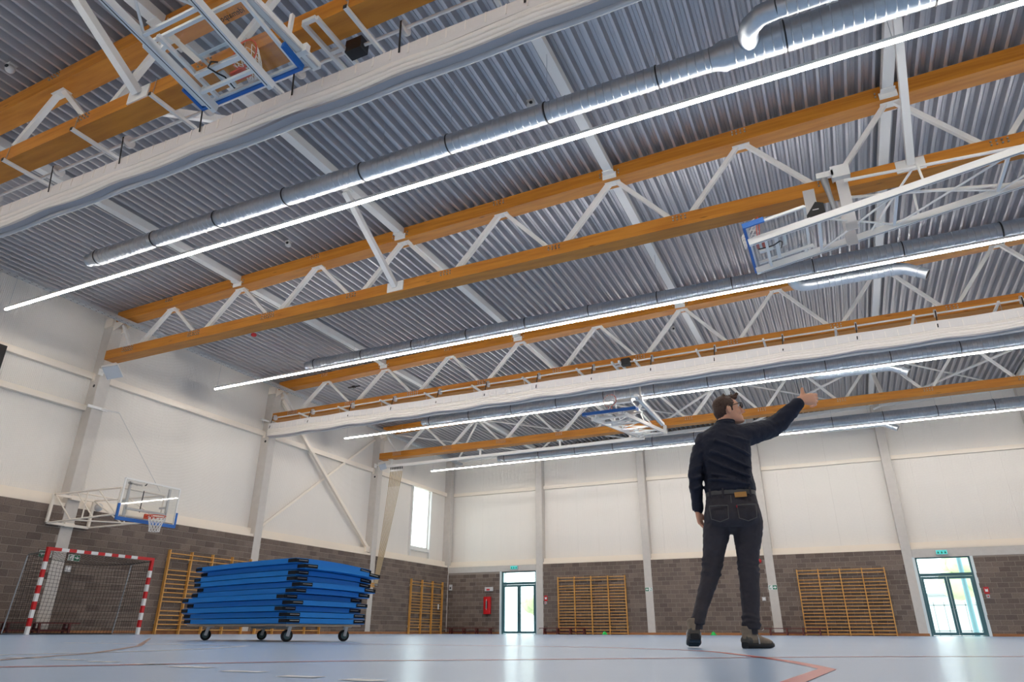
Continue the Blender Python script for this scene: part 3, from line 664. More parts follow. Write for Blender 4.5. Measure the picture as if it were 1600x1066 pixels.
def ceiling_hoop(label, org, rotz, length, chan=None, hang=False, rv=0.0):
    t = thing('ceiling_hoop', label, 'basketball hoop', org, rotz, 'folded ceiling basketball hoops')
    P = lambda w, v, h: V((w, v, h+SL*w)); Q = lambda w, v, h: V((w, v+(rv if v > 0 else 0.0), h+SL*w))
    def B(mb, name, m, par=t, **k): return mb.build(name, m, par, world=False, **k)
    # backboard, face up
    g = MB(); a = [P(0.05, -0.87, 0.1), P(0.05, 0.87, 0.1), P(1.06, 0.87, 0.1), P(1.06, -0.87, 0.1)]; b = [p+V((0, 0, 0.012)) for p in a]
    g.add(a+b, [(0,3,2,1),(4,5,6,7),(0,1,5,4),(1,2,6,5),(2,3,7,6),(3,0,4,7)])
    bd = B(g, 'backboard', 'board_glass')
    f = MB(); e = 0.88
    for p, q in ((P(0.03,-e,0.1), P(0.03,e,0.1)), (P(1.07,-e,0.1), P(1.07,e,0.1)), (P(0.03,-e,0.1), P(1.07,-e,0.1)), (P(0.03,e,0.1), P(1.07,e,0.1))): f.bar(p, q, 0.045, 0.05)
    B(f, 'board_frame', 'white_steel', bd)
    pd = MB(); pd.bar(P(-0.005,-0.94,0.1), P(-0.005,0.94,0.1), 0.05, 0.1)
    for s in (-1, 1): pd.bar(P(-0.03, s*0.925, 0.1), P(0.36, s*0.925, 0.1), 0.045, 0.1)
    B(pd, 'safety_pad', 'pad_blue', bd, label='blue safety pad along the lower board edge')
    mk = MB()
    for p, q in ((P(0.2,-0.3,0.116), P(0.2,0.3,0.116)), (P(0.65,-0.3,0.116), P(0.65,0.3,0.116)), (P(0.2,-0.3,0.116), P(0.65,-0.3,0.116)), (P(0.2,0.3,0.116), P(0.65,0.3,0.116))): mk.bar(p, q, 0.05, 0.004)
    B(mk, 'board_marking', 'sign_white', bd)
    tx = text_mb('idemasport', 0.105); q = MB()
    q.add([P(1.0+(-y_)*-1-0.06, 0.55-x_, 0.114+z_) for x_, y_, z_ in tx.v], tx.f)
    B(q, 'lettering', 'black_plastic', bd)
    # rim and net, standing up on the folded board
    B(MB().bar(P(0.16, -0.11, 0.12), P(0.28, -0.11, 0.12), 0.01, 0.02).bar(P(0.2, -0.12, 0.135), P(0.2, 0.12, 0.135), 0.16, 0.03), 'rim_plate', 'rim_orange')
    rm = B(ring(P(0.2, 0, 0.13+0.38), (0,1,0), (SL,0,1), 0.225, 0.011), 'rim', 'rim_orange', smooth=True)
    B(MB().bar(P(0.2,-0.08,0.14), P(0.2,-0.05,0.3), 0.02, 0.02).bar(P(0.2,0.08,0.14), P(0.2,0.05,0.3), 0.02, 0.02), 'rim_arm', 'rim_orange', rm)
    B(net(P(0.19, 0, 0.51), (-1, 0, -SL), 0.22, 0.13, 0.3, droop=V((0, 0, -0.22))), 'net', 'net_white', rm)
    # swing arm: two flat rails, inner rails, cross bars, lattice
    for s in (-1, 1):
        r = B(MB().bar(Q(0.02, s*0.6, -0.09), Q(length, s*0.6, -0.09), 0.075, 0.13), 'arm_rail', 'white_steel')
        B(MB().bar(Q(0.5, s*0.6, -0.0225), Q(length-0.4, s*0.6, -0.0225), 0.02, 0.008).bar(Q(0.1, s*0.6, -0.156), Q(length-0.4, s*0.6, -0.156), 0.012, 0.004), 'slot', 'dark_metal', r)
        B(MB().bar(Q(0.1, s*0.5, 0.02), Q(1.15, s*0.5, 0.02), 0.05, 0.06), 'inner_rail', 'white_steel')
        for w in (0.3, 1.0): B(MB().bar(Q(w, s*0.5, 0.03), Q(w, s*0.6, -0.05), 0.06, 0.05), 'link', 'white_steel')
        # stays up to the hanger
        B(MB().tube([Q(length*0.63, s*0.58, -0.03), V((1.85, s*0.3, 0.98))], 0.03, 8), 'stay', 'white_steel', smooth=True)
        B(MB().tube([Q(length*0.42, s*0.58, -0.03), Q(length*0.42, s*0.44, 0.45)], 0.022, 8), 'stay_post', 'white_steel', smooth=True)
        B(MB().tube([Q(length*0.42, s*0.44, 0.45), Q(2.2, -s*0.55, -0.05)], 0.022, 8), 'stay_diagonal', 'white_steel', smooth=True)
    for w, hh in ((0.32, -0.09), (1.28, -0.09), (length*0.36, -0.09), (length*0.6, -0.09), (length*0.82, -0.09), (length-0.05, -0.09)):
        B(MB().bar(Q(w, -0.58, hh), Q(w, 0.58, hh), 0.05, 0.05), 'cross_bar', 'white_steel')
    B(MB().bar(Q(0.5, -0.5, 0.0), Q(0.5, 0.5, 0.0), 0.07, 0.06), 'actuator_beam', 'white_steel')
    B(MB().bar(Q(0.16, 0.02, 0.0), Q(0.42, 0.02, 0.0), 0.09, 0.05), 'rim_spring_box', 'white_steel')
    B(MB().tube([Q(0.15, -0.12, -0.02), Q(0.35, -0.1, -0.03), Q(0.45, -0.14, -0.05), Q(0.56, -0.2, -0.04), Q(0.6, -0.1, -0.02), Q(0.56, 0.12, -0.02)], 0.012, 6), 'cable', 'black_plastic', smooth=True)
    for a_, b_ in ((1.28, length*0.36), (length*0.36, length*0.6), (length*0.6, length*0.82), (length*0.82, length-0.05)):
        B(MB().tube([Q(a_, -0.58, -0.06), Q(b_, 0.58, -0.06)], 0.02, 8), 'lattice', 'white_steel', smooth=True)
        B(MB().tube([Q(a_, 0.58, -0.1), Q(b_, -0.58, -0.1)], 0.02, 8), 'lattice', 'white_steel', smooth=True)
    B(MB().box(length-0.1, length+0.1, -0.66, -0.54, SL*length-0.15, SL*length+0.2).box(length-0.1, length+0.1, 0.54, 0.66, SL*length-0.15, SL*length+0.2), 'hinge_block', 'white_steel')
    if chan:
        v, w0, w1, z = chan
        c = B(MB().bar((w0, v, z), (w1, v, z), 0.13, 0.09), 'dock_channel', 'white_steel')
        B(MB().bar((w0+0.05, v-0.05, z-0.05), (w1, v-0.05, z-0.05), 0.012, 0.03).bar((w0+0.05, v+0.05, z-0.05), (w1, v+0.05, z-0.05), 0.012, 0.03), 'channel_lip', 'plastic_grey', c)
        B(MB().box(w0+0.3, w0+0.38, v-0.12, v+0.12, z-0.07, z+0.07), 'channel_clamp', 'white_steel', c)
        B(MB().bar((w0+0.6, v, z), (w0+0.6, v, 8.0-org[2]), 0.05, 0.05, (1, 0, 0)), 'channel_hanger', 'white_steel', c)
    if hang:
        for v in (-0.16, 0.42):
            B(MB().box(1.72, 1.92, v-0.012, v+0.012, -0.02, 1.32), 'hanger_plate', 'plastic_grey')
        B(MB().box(1.66, 1.98, -0.3, -0.14, 1.1, 1.36), 'hanger_clamp', 'white_steel'); B(MB().box(1.4, 1.7, -0.3, -0.22, 1.16, 1.28), 'clamp_arm', 'white_steel')
        B(MB().tube([(1.52, -0.28, 1.12), (1.56, -0.28, 0.75), (1.6, -0.28, 0.3)], [0.07, 0.045, 0.05], 12), 'lock_cylinder', 'zinc', smooth=True)
        B(MB().tube([(1.6, -0.3, 0.3), (1.6, -0.26, 0.3)], 0.09, 16), 'cable_wheel', 'zinc', smooth=True)
    else:
        for v in (-0.3, 0.3): B(MB().tube([(1.85, v, 0.98), (1.85, v, 9.6-org[2])], 0.012, 6), 'hanger_rod', 'white_steel')
        B(MB().box(1.75, 1.95, -0.35, 0.35, 0.95, 1.02), 'hanger_bar', 'white_steel')
        B(MB().box(1.35, 1.6, 0.12, 0.4, 0.35, 0.6), 'winch', 'black_plastic')
    return t
ceiling_hoop('glass basketball hoop folded under the ceiling, top left, seen from behind', (-6.55, 5.1, 7.12), -math.pi/2, 7.0, chan=(0.84, -0.38, 3.2, 0.46), rv=-0.14)
ceiling_hoop('glass basketball hoop on a long lattice arm, folded up at the upper right', (-0.67, 12.48, 6.98), 0.0, 7.2, hang=True)
ceiling_hoop('glass basketball hoop folded far off before the last truss, left of the man', (-6.42, 21.3, 6.9), math.pi/2, 5.9, chan=(-1.28, -1.2, 2.4, 0.12))
# ---- hoop on the left wall
t = thing('wall_hoop', 'glass basketball hoop on a white lattice arm fixed to the left wall', 'basketball hoop', (XL+0.1, 12.64, 2.88))
fy0, fy1, fz0, fz1, fx = 11.99, 13.21, 2.885, 3.67, -20.08
f = MB(); f.bar((fx, fy0, fz0), (fx, fy1, fz0), 0.07, 0.07).bar((fx, fy0, fz1), (fx, fy1, fz1), 0.07, 0.07).bar((fx, fy0, fz0), (fx, fy0, fz1), 0.07, 0.07, (0,1,0)).bar((fx, fy1, fz0), (fx, fy1, fz1), 0.07, 0.07, (0,1,0))
f.build('wall_frame', 'cream_steel', t)
MB().box(XL+0.0, XL+0.1, 12.5, 12.78, 2.84, 2.95).box(XL, XL+0.1, 12.5, 12.78, 3.6, 3.72).build('wall_clamp', 'cream_steel', t)
bx, by0, by1 = -17.95, 12.5, 13.9
A = dict(a=V((fx, fy0+0.05, fz0)), b=V((fx, fy1, fz0)), c=V((fx, fy0+0.05, fz1)), d=V((fx, fy1, fz1)), e=V((bx, by0, 3.05)), f=V((bx, by1, 3.05)), g=V((bx, by0, 3.78)), h=V((bx, by1, 3.78)))
for p, q in ('ae', 'bf', 'cg', 'dh', 'eg', 'fh', 'ef', 'gh', 'ab', 'cd'): MB().tube([A[p], A[q]], 0.027, 8).build('arm_tube', 'cream_steel', t, smooth=True)
mid = lambda p, q, f_: A[p]+(A[q]-A[p])*f_
for p, q in ((A['c'], mid('a','e',0.33)), (mid('c','g',0.33), mid('a','e',0.66)), (mid('c','g',0.66), A['e']), (A['d'], mid('b','f',0.5)), (mid('d','h',0.5), A['f']), (mid('a','e',0.33), mid('b','f',0.66)), (mid('a','e',0.5), mid('c','g',0.5)), (mid('b','f',0.5), mid('d','h',0.5)), (mid('c','g',0.33), mid('d','h',0.33))):
    MB().tube([p, q], 0.02, 8).build('lattice', 'cream_steel', t, smooth=True)
Y0b, Y1b, Z0b, Z1b, XB = 12.32, 14.12, 2.93, 3.98, -17.6
bd = MB().box(XB-0.012, XB, Y0b, Y1b, Z0b, Z1b).build('backboard', 'board_glass', t)
f = MB()
for a, b in (((XB-0.01,Y0b,Z1b),(XB-0.01,Y1b,Z1b)), ((XB-0.01,Y0b,Z0b),(XB-0.01,Y0b,Z1b)), ((XB-0.01,Y1b,Z0b),(XB-0.01,Y1b,Z1b)), ((XB-0.01,Y0b,Z0b),(XB-0.01,Y1b,Z0b))): f.bar(a, b, 0.045, 0.035, (1, 0, 0))
f.build('board_frame', 'white_steel', bd)
f = MB()
for y_ in (Y0b+0.2, Y1b-0.3): f.bar((XB-0.06, y_, Z0b+0.05), (XB-0.06, y_, Z1b-0.05), 0.06, 0.05, (1, 0, 0)); f.bar((XB-0.06, y_, 3.4), (bx, y_, 3.4), 0.05, 0.05)
f.bar((XB-0.06, Y0b+0.2, 3.2), (XB-0.06, Y1b-0.3, 3.2), 0.05, 0.06); f.build('board_carrier', 'plastic_grey', t)
f = MB().bar((XB, Y0b-0.05, Z0b-0.03), (XB, Y1b+0.05, Z0b-0.03), 0.06, 0.09)
for y_ in (Y0b-0.03, Y1b+0.03): f.bar((XB, y_, Z0b-0.05), (XB, y_, Z0b+0.36), 0.055, 0.05, (1, 0, 0))
f.build('safety_pad', 'pad_blue', bd, label='blue safety pad around the lower board edge')
tx = text_mb('idemasport', 0.1); q = MB(); q.add([(XB+0.002+z_, Y0b+0.31+x_, 3.87+y_) for x_, y_, z_ in tx.v], tx.f); q.build('lettering', 'black_plastic', bd)
MB().prism([(0, 0), (0.05, 0.0), (0.09, 0.07), (0.06, 0.07)], (XB+0.001, Y0b+0.6, 3.87), (0, 1, 0), (0, 0, 1), (0.003, 0, 0)).build('logo_mark', 'black_plastic', bd)
MB().bar((XB+0.03, 13.1, 3.05), (XB+0.03, 13.34, 3.05), 0.06, 0.13).build('rim_plate', 'rim_orange', t)
rm = ring((XB+0.39, 13.22, 3.05), (1,0,0), (0,1,0), 0.225, 0.012).build('rim', 'rim_orange', t, smooth=True)
ring((XB+0.39, 13.22, 3.0), (1,0,0), (0,1,0), 0.215, 0.006).build('net_ring', 'rim_orange', rm, smooth=True)
MB().bar((XB+0.05, 13.13, 3.04), (XB+0.22, 13.06, 3.04), 0.02, 0.03).bar((XB+0.05, 13.31, 3.04), (XB+0.22, 13.38, 3.04), 0.02, 0.03).build('rim_arm', 'rim_orange', rm)
net((XB+0.39, 13.22, 3.03), (0, 0, -1), 0.215, 0.14, 0.4).build('net', 'net_white', rm)
MB().tube([(XB-0.08, 13.0, 3.15), (XB-0.1, 13.02, 3.75)], 0.015, 6).build('gas_spring', 'black_plastic', t)
# guy wire bracket on the near column, holding the hoop arm
t = thing('wire_bracket', 'small white bracket with thin wire on the near left column', 'bracket', (XL+0.03, 12.6, 6.4))
MB().box(XL+0.005, XL+0.05, 12.3, 12.95, 6.38, 6.46).build('rail_plate', 'white_steel', t); MB().bar((XL+0.03, 12.75, 6.42), (-19.6, 13.0, 6.3), 0.04, 0.04).build('arm', 'white_steel', t)
MB().tube([(-19.6, 13.0, 6.3), (-17.8, 13.6, 3.85)], 0.005, 5).build('wire', 'zinc', t)
# ---- climbing rope rail and ropes
t = thing('rope_rail', 'white steel rail for climbing ropes under the farthest truss', 'rail', (-19.9, 27.5, 7.6))
MB().box(-19.85, -6.8, 27.44, 27.56, 7.58, 7.7).build('track', 'white_steel', t)
for x in (-19.6, -14.6, -10.6, -7.4): MB().box(x-0.12, x+0.12, 27.38, 27.62, 7.94, 7.968).box(x-0.04, x+0.04, 27.46, 27.54, 7.7, 7.95).build('track_hanger', 'white_steel', t)
rp = ['nearest the left wall', 'second from the left wall', 'third from the left wall', 'fourth from the left wall', 'fifth from the left wall', 'sixth from the left wall', 'seventh from the left wall', 'eighth and outermost']
for k in range(8):
    x = -19.6+k*0.095
    r = thing('climbing_rope', 'climbing rope in the bunch tied to the left wall, %s' % rp[k], 'rope', (x, 27.5, 7.5), group='bunched climbing ropes')
    MB().box(x-0.02, x+0.02, 27.48, 27.52, 7.46, 7.58).build('trolley', 'dark_metal', r)
    MB().tube([(x, 27.5, 7.48), (x, 27.5, 7.36)], 0.01, 6).build('hook', 'zinc', r)
    y1 = 27.45+0.02*k; pts = []
    for i in range(15):
        f_ = i/14; zz = 7.36-f_*5.2; pts.append((x+(-20.03-x+0.012*k)*f_**1.15, 27.5+(y1-27.5)*f_, zz))
    MB().tube(pts[:3], 0.023, 8).build('rope_whipping', 'rope_fibre', r, smooth=True); MB().tube(pts, 0.015, 8).build('rope', 'rope_fibre', r, smooth=True)
t = thing('rope_cleat', 'wall cleat that holds the bunched climbing ropes', 'cleat', (XL+0.05, 27.45, 2.1)); MB().box(XL+0.006, XL+0.03, 27.3, 27.62, 2.0, 2.2).build('plate', 'pine', t); MB().tube([(XL+0.03, 27.4, 2.1), (XL+0.2, 27.4, 2.1), (XL+0.2, 27.6, 2.1), (XL+0.03, 27.6, 2.1)], 0.012, 8).build('loop', 'zinc', t)
# ---- small things on the ceiling and columns
def speaker_box(x, y, z, s, label):
    t = thing('loudspeaker', label, 'loudspeaker', (x, y, z), 0, 'white loudspeakers on the left columns')
    d = V((0.75, -0.35, -0.56)).normalized(); up = V((0.5, 0.0, 0.7)); up = (up-d*up.dot(d)).normalized(); sd = d.cross(up); c = V((x, y, z))
    MB().loft([(c-d*0.28*s, up*0.2*s, sd*0.2*s), (c-d*0.02*s, up*0.26*s, sd*0.31*s), (c+d*0.1*s, up*0.26*s, sd*0.31*s)], 4, sup=2).build('cabinet', 'white_steel', t)
    MB().loft([(c+d*0.1*s, up*0.25*s, sd*0.3*s), (c+d*0.125*s, up*0.23*s, sd*0.28*s)], 4).build('grille', 'speaker_grille', t)
    MB().bar(c-d*0.2*s, (XL+0.02, y, z+0.06), 0.05, 0.04).box(XL+0.004, XL+0.03, y-0.08, y+0.08, z-0.05, z+0.15).build('wall_mount', 'white_steel', t)
speaker_box(XL+0.55, 12.45, 7.5, 1.1, 'white loudspeaker below the truss end on the near left column')
speaker_box(XL+0.42, 26.95, 7.55, 0.85, 'white loudspeaker below the truss end on the third left column')
t = thing('loudspeaker', 'black wedge loudspeaker hanging under the second truss', 'loudspeaker', (0.6, 12.3, 7.5))
MB().prism([(0, 0), (0.2, 0.28), (0.34, 0.22), (0.34, -0.06)], (0.42, 12.2, 7.38), (1, 0, 0), (0, 0, 1), (0, 0.22, 0)).build('cabinet', 'black_plastic', t)
MB().box(0.45, 0.66, 12.425, 12.437, 7.5, 8.1).build('mount_plate', 'plastic_grey', t); MB().bar((0.55, 12.43, 7.6), (0.6, 12.36, 7.55), 0.05, 0.05).build('mount_arm', 'zinc', t)
MB().box(0.55, 0.66, 12.196, 12.2, 7.48, 7.5).build('badge', 'plastic_grey', t)
for (x, y, l) in [(-12.5, 4.62, 'white ball-shaped detector on the deck at the top left corner'), (-4.2, 9.75, 'white ball-shaped detector on the deck above the nearest duct'), (-12.15, 11.6, 'white detector on the deck below the nearest line light'), (-4.1, 21.9, 'small dark detector on the deck before the third truss')]:
    z = zlow(x); t = thing('ceiling_detector', l, 'detector', (x, y, z), group='detectors on the roof deck')
    MB().box(x-0.07, x+0.07, y-0.07, y+0.07, z-0.03, z+0.002).build('base', 'plastic_grey', t); MB().ell((x, y, z-0.1), (0.085, 0, 0), (0, 0.085, 0), (0, 0, 0.08)).build('dome', 'plastic_grey', t, smooth=True)
    MB().tube([(x+0.03, y-0.075, z-0.1), (x+0.035, y-0.09, z-0.1)], 0.035, 10).build('sensor_window', 'black_plastic', t)
x, y = -17.3, 15.6; z = zlow(x); t = thing('alarm_bell', 'red alarm sounder on the deck left of the second truss', 'alarm', (x, y, z)); MB().tube([(x, y, z), (x, y, z-0.06)], 0.07, 14).build('base', 'paint_white', t); MB().ell((x, y, z-0.09), (0.1, 0, 0), (0, 0.1, 0), (0, 0, 0.07)).build('dome', 'sign_red', t, smooth=True)
for (x, y, l) in [(-18.3, 15.0, 'dark flat detector bar on the deck behind the near truss end'), (-17.6, 21.6, 'dark flat detector bar on the deck behind the third truss end'), (-16.9, 18.6, 'dark flat detector bar on the deck above the second light end')]:
    z = zlow(x); t = thing('detector_bar', l, 'detector', (x, y, z), group='flat detector bars'); MB().box(x-0.3, x+0.3, y-0.03, y+0.03, z-0.05, z-0.012).build('bar', 'dark_metal', t); MB().box(x-0.06, x+0.06, y-0.06, y+0.06, z-0.07, z+0.002).build('base', 'dark_metal', t)
# ================================================================ handball goal
gx, g0, g1 = -18.53, 11.26, 14.42
t = thing('handball_goal', 'red and white striped handball goal with dark net by the left wall', 'goal', (gx, 12.84, 0))
def striped(par, p, q, first):
    p, q = V(p), V(q); L = (q-p).length; n = max(1, round(L/0.2)); d = (q-p)/n
    for i in range(n): MB().bar(p+d*i, p+d*(i+1), 0.08, 0.08, (1, 0, 0)).build('stripe', 'paint_red' if (i+first) % 2 == 0 else 'paint_white', par)
for y_, nm in ((g0+0.04, 'post'), (g1-0.04, 'post')):
    po = MB().bar((gx, y_, 1.72), (gx, y_, 2.08), 0.081, 0.081, (1, 0, 0)).build(nm, 'paint_red', t); striped(po, (gx, y_, 0.0), (gx, y_, 1.72), 1)
cb = MB().bar((gx, g0+0.08, 2.04), (gx, g0+0.36, 2.04), 0.081, 0.081).bar((gx, g1-0.36, 2.04), (gx, g1-0.08, 2.04), 0.081, 0.081).build('crossbar', 'paint_red', t); striped(cb, (gx, g0+0.36, 2.04), (gx, g1-0.36, 2.04), 1)
for y_ in (g0+0.06, g1-0.06):
    MB().tube([(gx-0.03, y_, 1.99), (gx-0.8, y_, 1.93), (gx-0.85, y_, 1.9), (gx-1.05, y_, 0.02), (gx-0.05, y_, 0.02)], 0.017, 8).build('net_stay', 'zinc', t, smooth=True)
MB().tube([(gx-1.05, g0+0.06, 0.02), (gx-1.05, g1-0.06, 0.02)], 0.017, 8).build('ground_bar', 'dark_metal', t)
nm = MB(); cell = 0.1; r_ = 0.0042
def netline(pts): nm.tube(pts, r_, 3)
ny = int((g1-g0-0.12)/cell)
def back(yv, s):   # s: 0 at crossbar .. 0.8 along the top, then down to the ground
    sagf = 0.16*math.sin(math.pi*(yv-g0)/(g1-g0))
    if s < 0.8: return (gx-s, yv, 1.97-0.05*s-sagf*math.sin(math.pi*s/1.6)*0.9)
    k = (s-0.8)/1.92; return (gx-0.82-0.2*k+0.12*math.sin(math.pi*k), yv, (1.93-sagf*0.9)*(1-k)+0.02)
for i in range(ny+1):
    yv = g0+0.06+(g1-g0-0.12)*i/ny; netline([back(yv, 2.72*j/14) for j in range(15)])
for j in range(28): s = 2.72*j/27; netline([back(g0+0.06+(g1-g0-0.12)*i/10, s) for i in range(11)])
for yv in (g0+0.06, g1-0.06):
    for i in range(9): xx = gx-0.04-0.09*i; netline([(xx, yv, 1.95), (xx-0.1*(i/9), yv, 0.02)])
    for j in range(19): zz = 0.05+j*0.1; netline([(gx-0.03, yv, zz), (gx-0.82-0.2*(1-zz/1.95), yv, zz)])
nm.build('net', 'net_black', t, kind='stuff')
# ================================================================ wall bars
RUNG = MB().tube([(-0.5, 0, 0), (0.5, 0, 0)], 0.017, 8).mesh('rung', 'pine', True)
def wall_bars(label, loc, rotz, bay, n, zs, H):
    t = thing('wall_bars', label, 'wall bars', loc, rotz, 'wooden wall bars')   # local X along the wall, +Y into the wall
    for i in range(n+1):
        u = MB().box(i*bay-0.02, i*bay+0.02, -0.11, 0.0, 0, H).build('upright', 'pine', t, world=False)
        MB().box(i*bay-0.03, i*bay+0.03, 0.0, 0.04, H-0.35, H-0.25).box(i*bay-0.03, i*bay+0.03, 0.0, 0.04, 0.3, 0.4).build('wall_bracket', 'zinc', u, world=False)
    for i in range(n):
        for k, z in enumerate(zs): inst(RUNG, 'rung', t, (i*bay+bay/2, -0.10 if k < 2 else -0.055, z), (0, 0, 0), ((bay-0.04), 1, 1))
    return t
ZB = [2.66, 2.52]+[2.27-0.138*i for i in range(17)]
ZL = [2.45, 2.3, 1.93, 1.79, 1.65, 1.51, 1.37, 1.24, 1.1, 0.97, 0.69, 0.56, 0.42, 0.29, 0.13]
wall_bars('wooden wall bars on the back wall right of the left glass door', (-13.56, YB-0.04, 0), 0, 0.89, 4, ZB, 2.72)
wall_bars('wooden wall bars on the back wall left of the right glass door', (-2.04, YB-0.04, 0), 0, 0.875, 4, ZB, 2.72)
wall_bars('wooden wall bars on the left wall, partly behind the blue mats', (XL+0.04, 16.15, 0), math.pi/2, 0.89, 4, ZL, 2.56)
wall_bars('wooden wall bars on the left wall, almost hidden behind the blue mats', (XL+0.04, 20.38, 0), math.pi/2, 0.89, 4, ZL, 2.56)
wall_bars('narrow three bay wooden wall bars near the far left corner', (XL+0.04, 30.62, 0), math.pi/2, 1.03, 3, ZL, 2.58)
# ================================================================ benches
def bench(label, p, q):
    p, q = V(p), V(q); d = (q-p).normalized(); t = thing('gym_bench', label, 'bench', (p+q)/2, group='dark red gym benches'); s = V((-d.y, d.x, 0))
    MB().bar(p+V((0,0,0.285)), q+V((0,0,0.285)), 0.24, 0.03).build('seat', 'maroon_wood', t)
    MB().bar(p+d*0.2+V((0,0,0.1)), q-d*0.2+V((0,0,0.1)), 0.09, 0.05).build('balance_beam', 'maroon_wood', t)
    L = (q-p).length
    for f in (0.1, 0.37, 0.63, 0.9):
        c = p+d*L*f; m = MB(); m.bar(c+s*0.1+V((0,0,0.27)), c+s*0.13+V((0,0,0.0)), 0.06, 0.05, d).bar(c-s*0.1+V((0,0,0.27)), c-s*0.13+V((0,0,0.0)), 0.06, 0.05, d).bar(c-s*0.12+V((0,0,0.14)), c+s*0.12+V((0,0,0.14)), 0.05, 0.03)
        m.build('leg_frame', 'maroon_wood', t)
    MB().tube([p+s*0.05-d*0.02+V((0,0,0.25)), p-s*0.05-d*0.02+V((0,0,0.25)), p-s*0.05-d*0.1+V((0,0,0.2)), p+s*0.05-d*0.1+V((0,0,0.2))], 0.01, 6).build('hook', 'zinc', t)
bench('dark red bench at the back wall left of the left glass door', (-19.95, 34.1, 0), (-17.0, 34.1, 0))
bench('dark red bench at the back wall in front of the middle wall bars', (-14.4, 33.9, 0), (-11.8, 33.9, 0))
bench('dark red bench at the back wall right of the man, before wall bars', (-3.7, 33.9, 0), (-1.2, 33.9, 0))
bench('dark bench on the left wall behind the handball goal', (-19.85, 10.4, 0), (-19.85, 13.45, 0))
# ================================================================ signs and wall fittings
def frame_of(axis, x, y, z):   # origin on the wall face, right vector, outward vector
    return (V((x, y, z)), V((0, 1, 0)), V((1, 0, 0))) if axis == 'L' else (V((x, y, z)), V((1, 0, 0)), V((0, -1, 0)))
def exit_sign(label, axis, x, y, z, s, right=True):
    o, r, n = frame_of(axis, x, y, z); up = V((0, 0, 1)); t = thing('exit_sign', label, 'sign', o, group='green escape route signs')
    def slab(poly, d0, d1): return MB().prism(poly, o+n*d0, r*s, up*s, n*(d1-d0))
    k = 1 if right else -1
    fl = lambda P_: [(k*a, b) for a, b in P_]
    slab(fl([(-0.32, -0.16), (0.32, -0.16), (0.32, 0.16), (-0.32, 0.16)]), 0.002, 0.008).build('plate', 'sign_white', t)
    slab(fl([(0.0, -0.145), (0.305, -0.145), (0.305, 0.145), (0.0, 0.145)]), 0.008, 0.011).build('green_field', 'sign_green', t)
    slab(fl([(0.04, -0.035), (0.15, -0.035), (0.15, -0.1), (0.28, 0.0), (0.15, 0.1), (0.15, 0.035), (0.04, 0.035)]), 0.011, 0.014).build('arrow', 'sign_white', t)
    slab(fl([(-0.27, -0.13), (-0.12, -0.13), (-0.12, 0.13), (-0.27, 0.13)]), 0.008, 0.011).build('doorway', 'sign_green', t)
    slab(fl([(-0.22, -0.12), (-0.18, -0.12), (-0.15, 0.0), (-0.1, -0.06), (-0.04, -0.03), (-0.12, 0.05), (-0.14, 0.1), (-0.2, 0.1), (-0.24, 0.0)]), 0.011, 0.014).build('running_figure', 'sign_white', t)
exit_sign('green arrow sign left of the near column, behind the goal post', 'L', XL+0.004, 12.22, 2.06, 0.55, False); exit_sign('green arrow sign right of the near column, inside the goal', 'L', XL+0.004, 13.06, 2.03, 0.55)
exit_sign('green arrow sign on the column right of the middle wall bars', 'B', CB[1], YB-0.006, 2.03, 0.55, False); exit_sign('green arrow sign on the column beside the right leg of the man', 'B', CB[2], YB-0.006, 2.0, 0.6)
def lit_sign(label, x, z):
    t = thing('emergency_light', label, 'emergency light', (x, YB-0.005, z), group='lit exit boxes over the doors'); y = YB-0.005
    MB().box(x-0.22, x+0.22, y-0.09, y-0.002, z-0.1, z+0.1).build('housing', 'plastic_grey', t); MB().box(x-0.2, x+0.2, y-0.1, y-0.09, z-0.08, z+0.08).build('lit_panel', 'sign_lit', t)
    m = MB()
    for k in (-0.13, 0.0, 0.13): m.prism([(k-0.04, -0.05), (k+0.04, -0.05), (k, 0.05)], (x, y-0.1, z), (1, 0, 0), (0, 0, 1), (0, -0.004, 0))
    m.build('pictogram', 'sign_green', t)
lit_sign('lit green exit box above the left glass door', -16.07, 3.27); lit_sign('lit green exit box above the right glass door', 3.73, 3.24)
t = thing('extinguisher_cabinet', 'red fire extinguisher cabinet left of the left glass door', 'extinguisher', (-17.63, YB, 0.97)); 
MB().loft([((-17.63, YB-0.1, 0.97), (0.2, 0, 0), (0, 0.098, 0)), ((-17.63, YB-0.1, 1.83), (0.2, 0, 0), (0, 0.098, 0))], 16, sup=6).build('cabinet', 'paint_red', t, smooth=True)
MB().box(-17.69, -17.57, YB-0.206, YB-0.199, 1.25, 1.62).build('window', 'black_plastic', t); MB().tube([(-17.63, YB-0.2, 1.7), (-17.63, YB-0.23, 1.66), (-17.63, YB-0.23, 1.22), (-17.63, YB-0.2, 1.18)], 0.012, 6).build('handle', 'paint_white', t)
t = thing('fire_sign', 'small white and red box above the red extinguisher cabinet', 'sign', (-17.55, YB, 2.25)); MB().box(-17.8, -17.34, YB-0.1, YB-0.002, 2.12, 2.32).build('box', 'plastic_grey', t); MB().box(-17.7, -17.5, YB-0.104, YB-0.1, 2.15, 2.23).build('print', 'sign_red', t)
t = thing('wall_sensor', 'small white sensor box near the far left corner', 'sensor', (-19.95, YB, 2.35)); MB().box(-20.04, -19.86, YB-0.07, YB-0.002, 2.2, 2.5).build('box', 'plastic_grey', t); MB().box(-20.0, -19.9, YB-0.075, YB-0.07, 2.28, 2.36).build('lens', 'dark_metal', t)
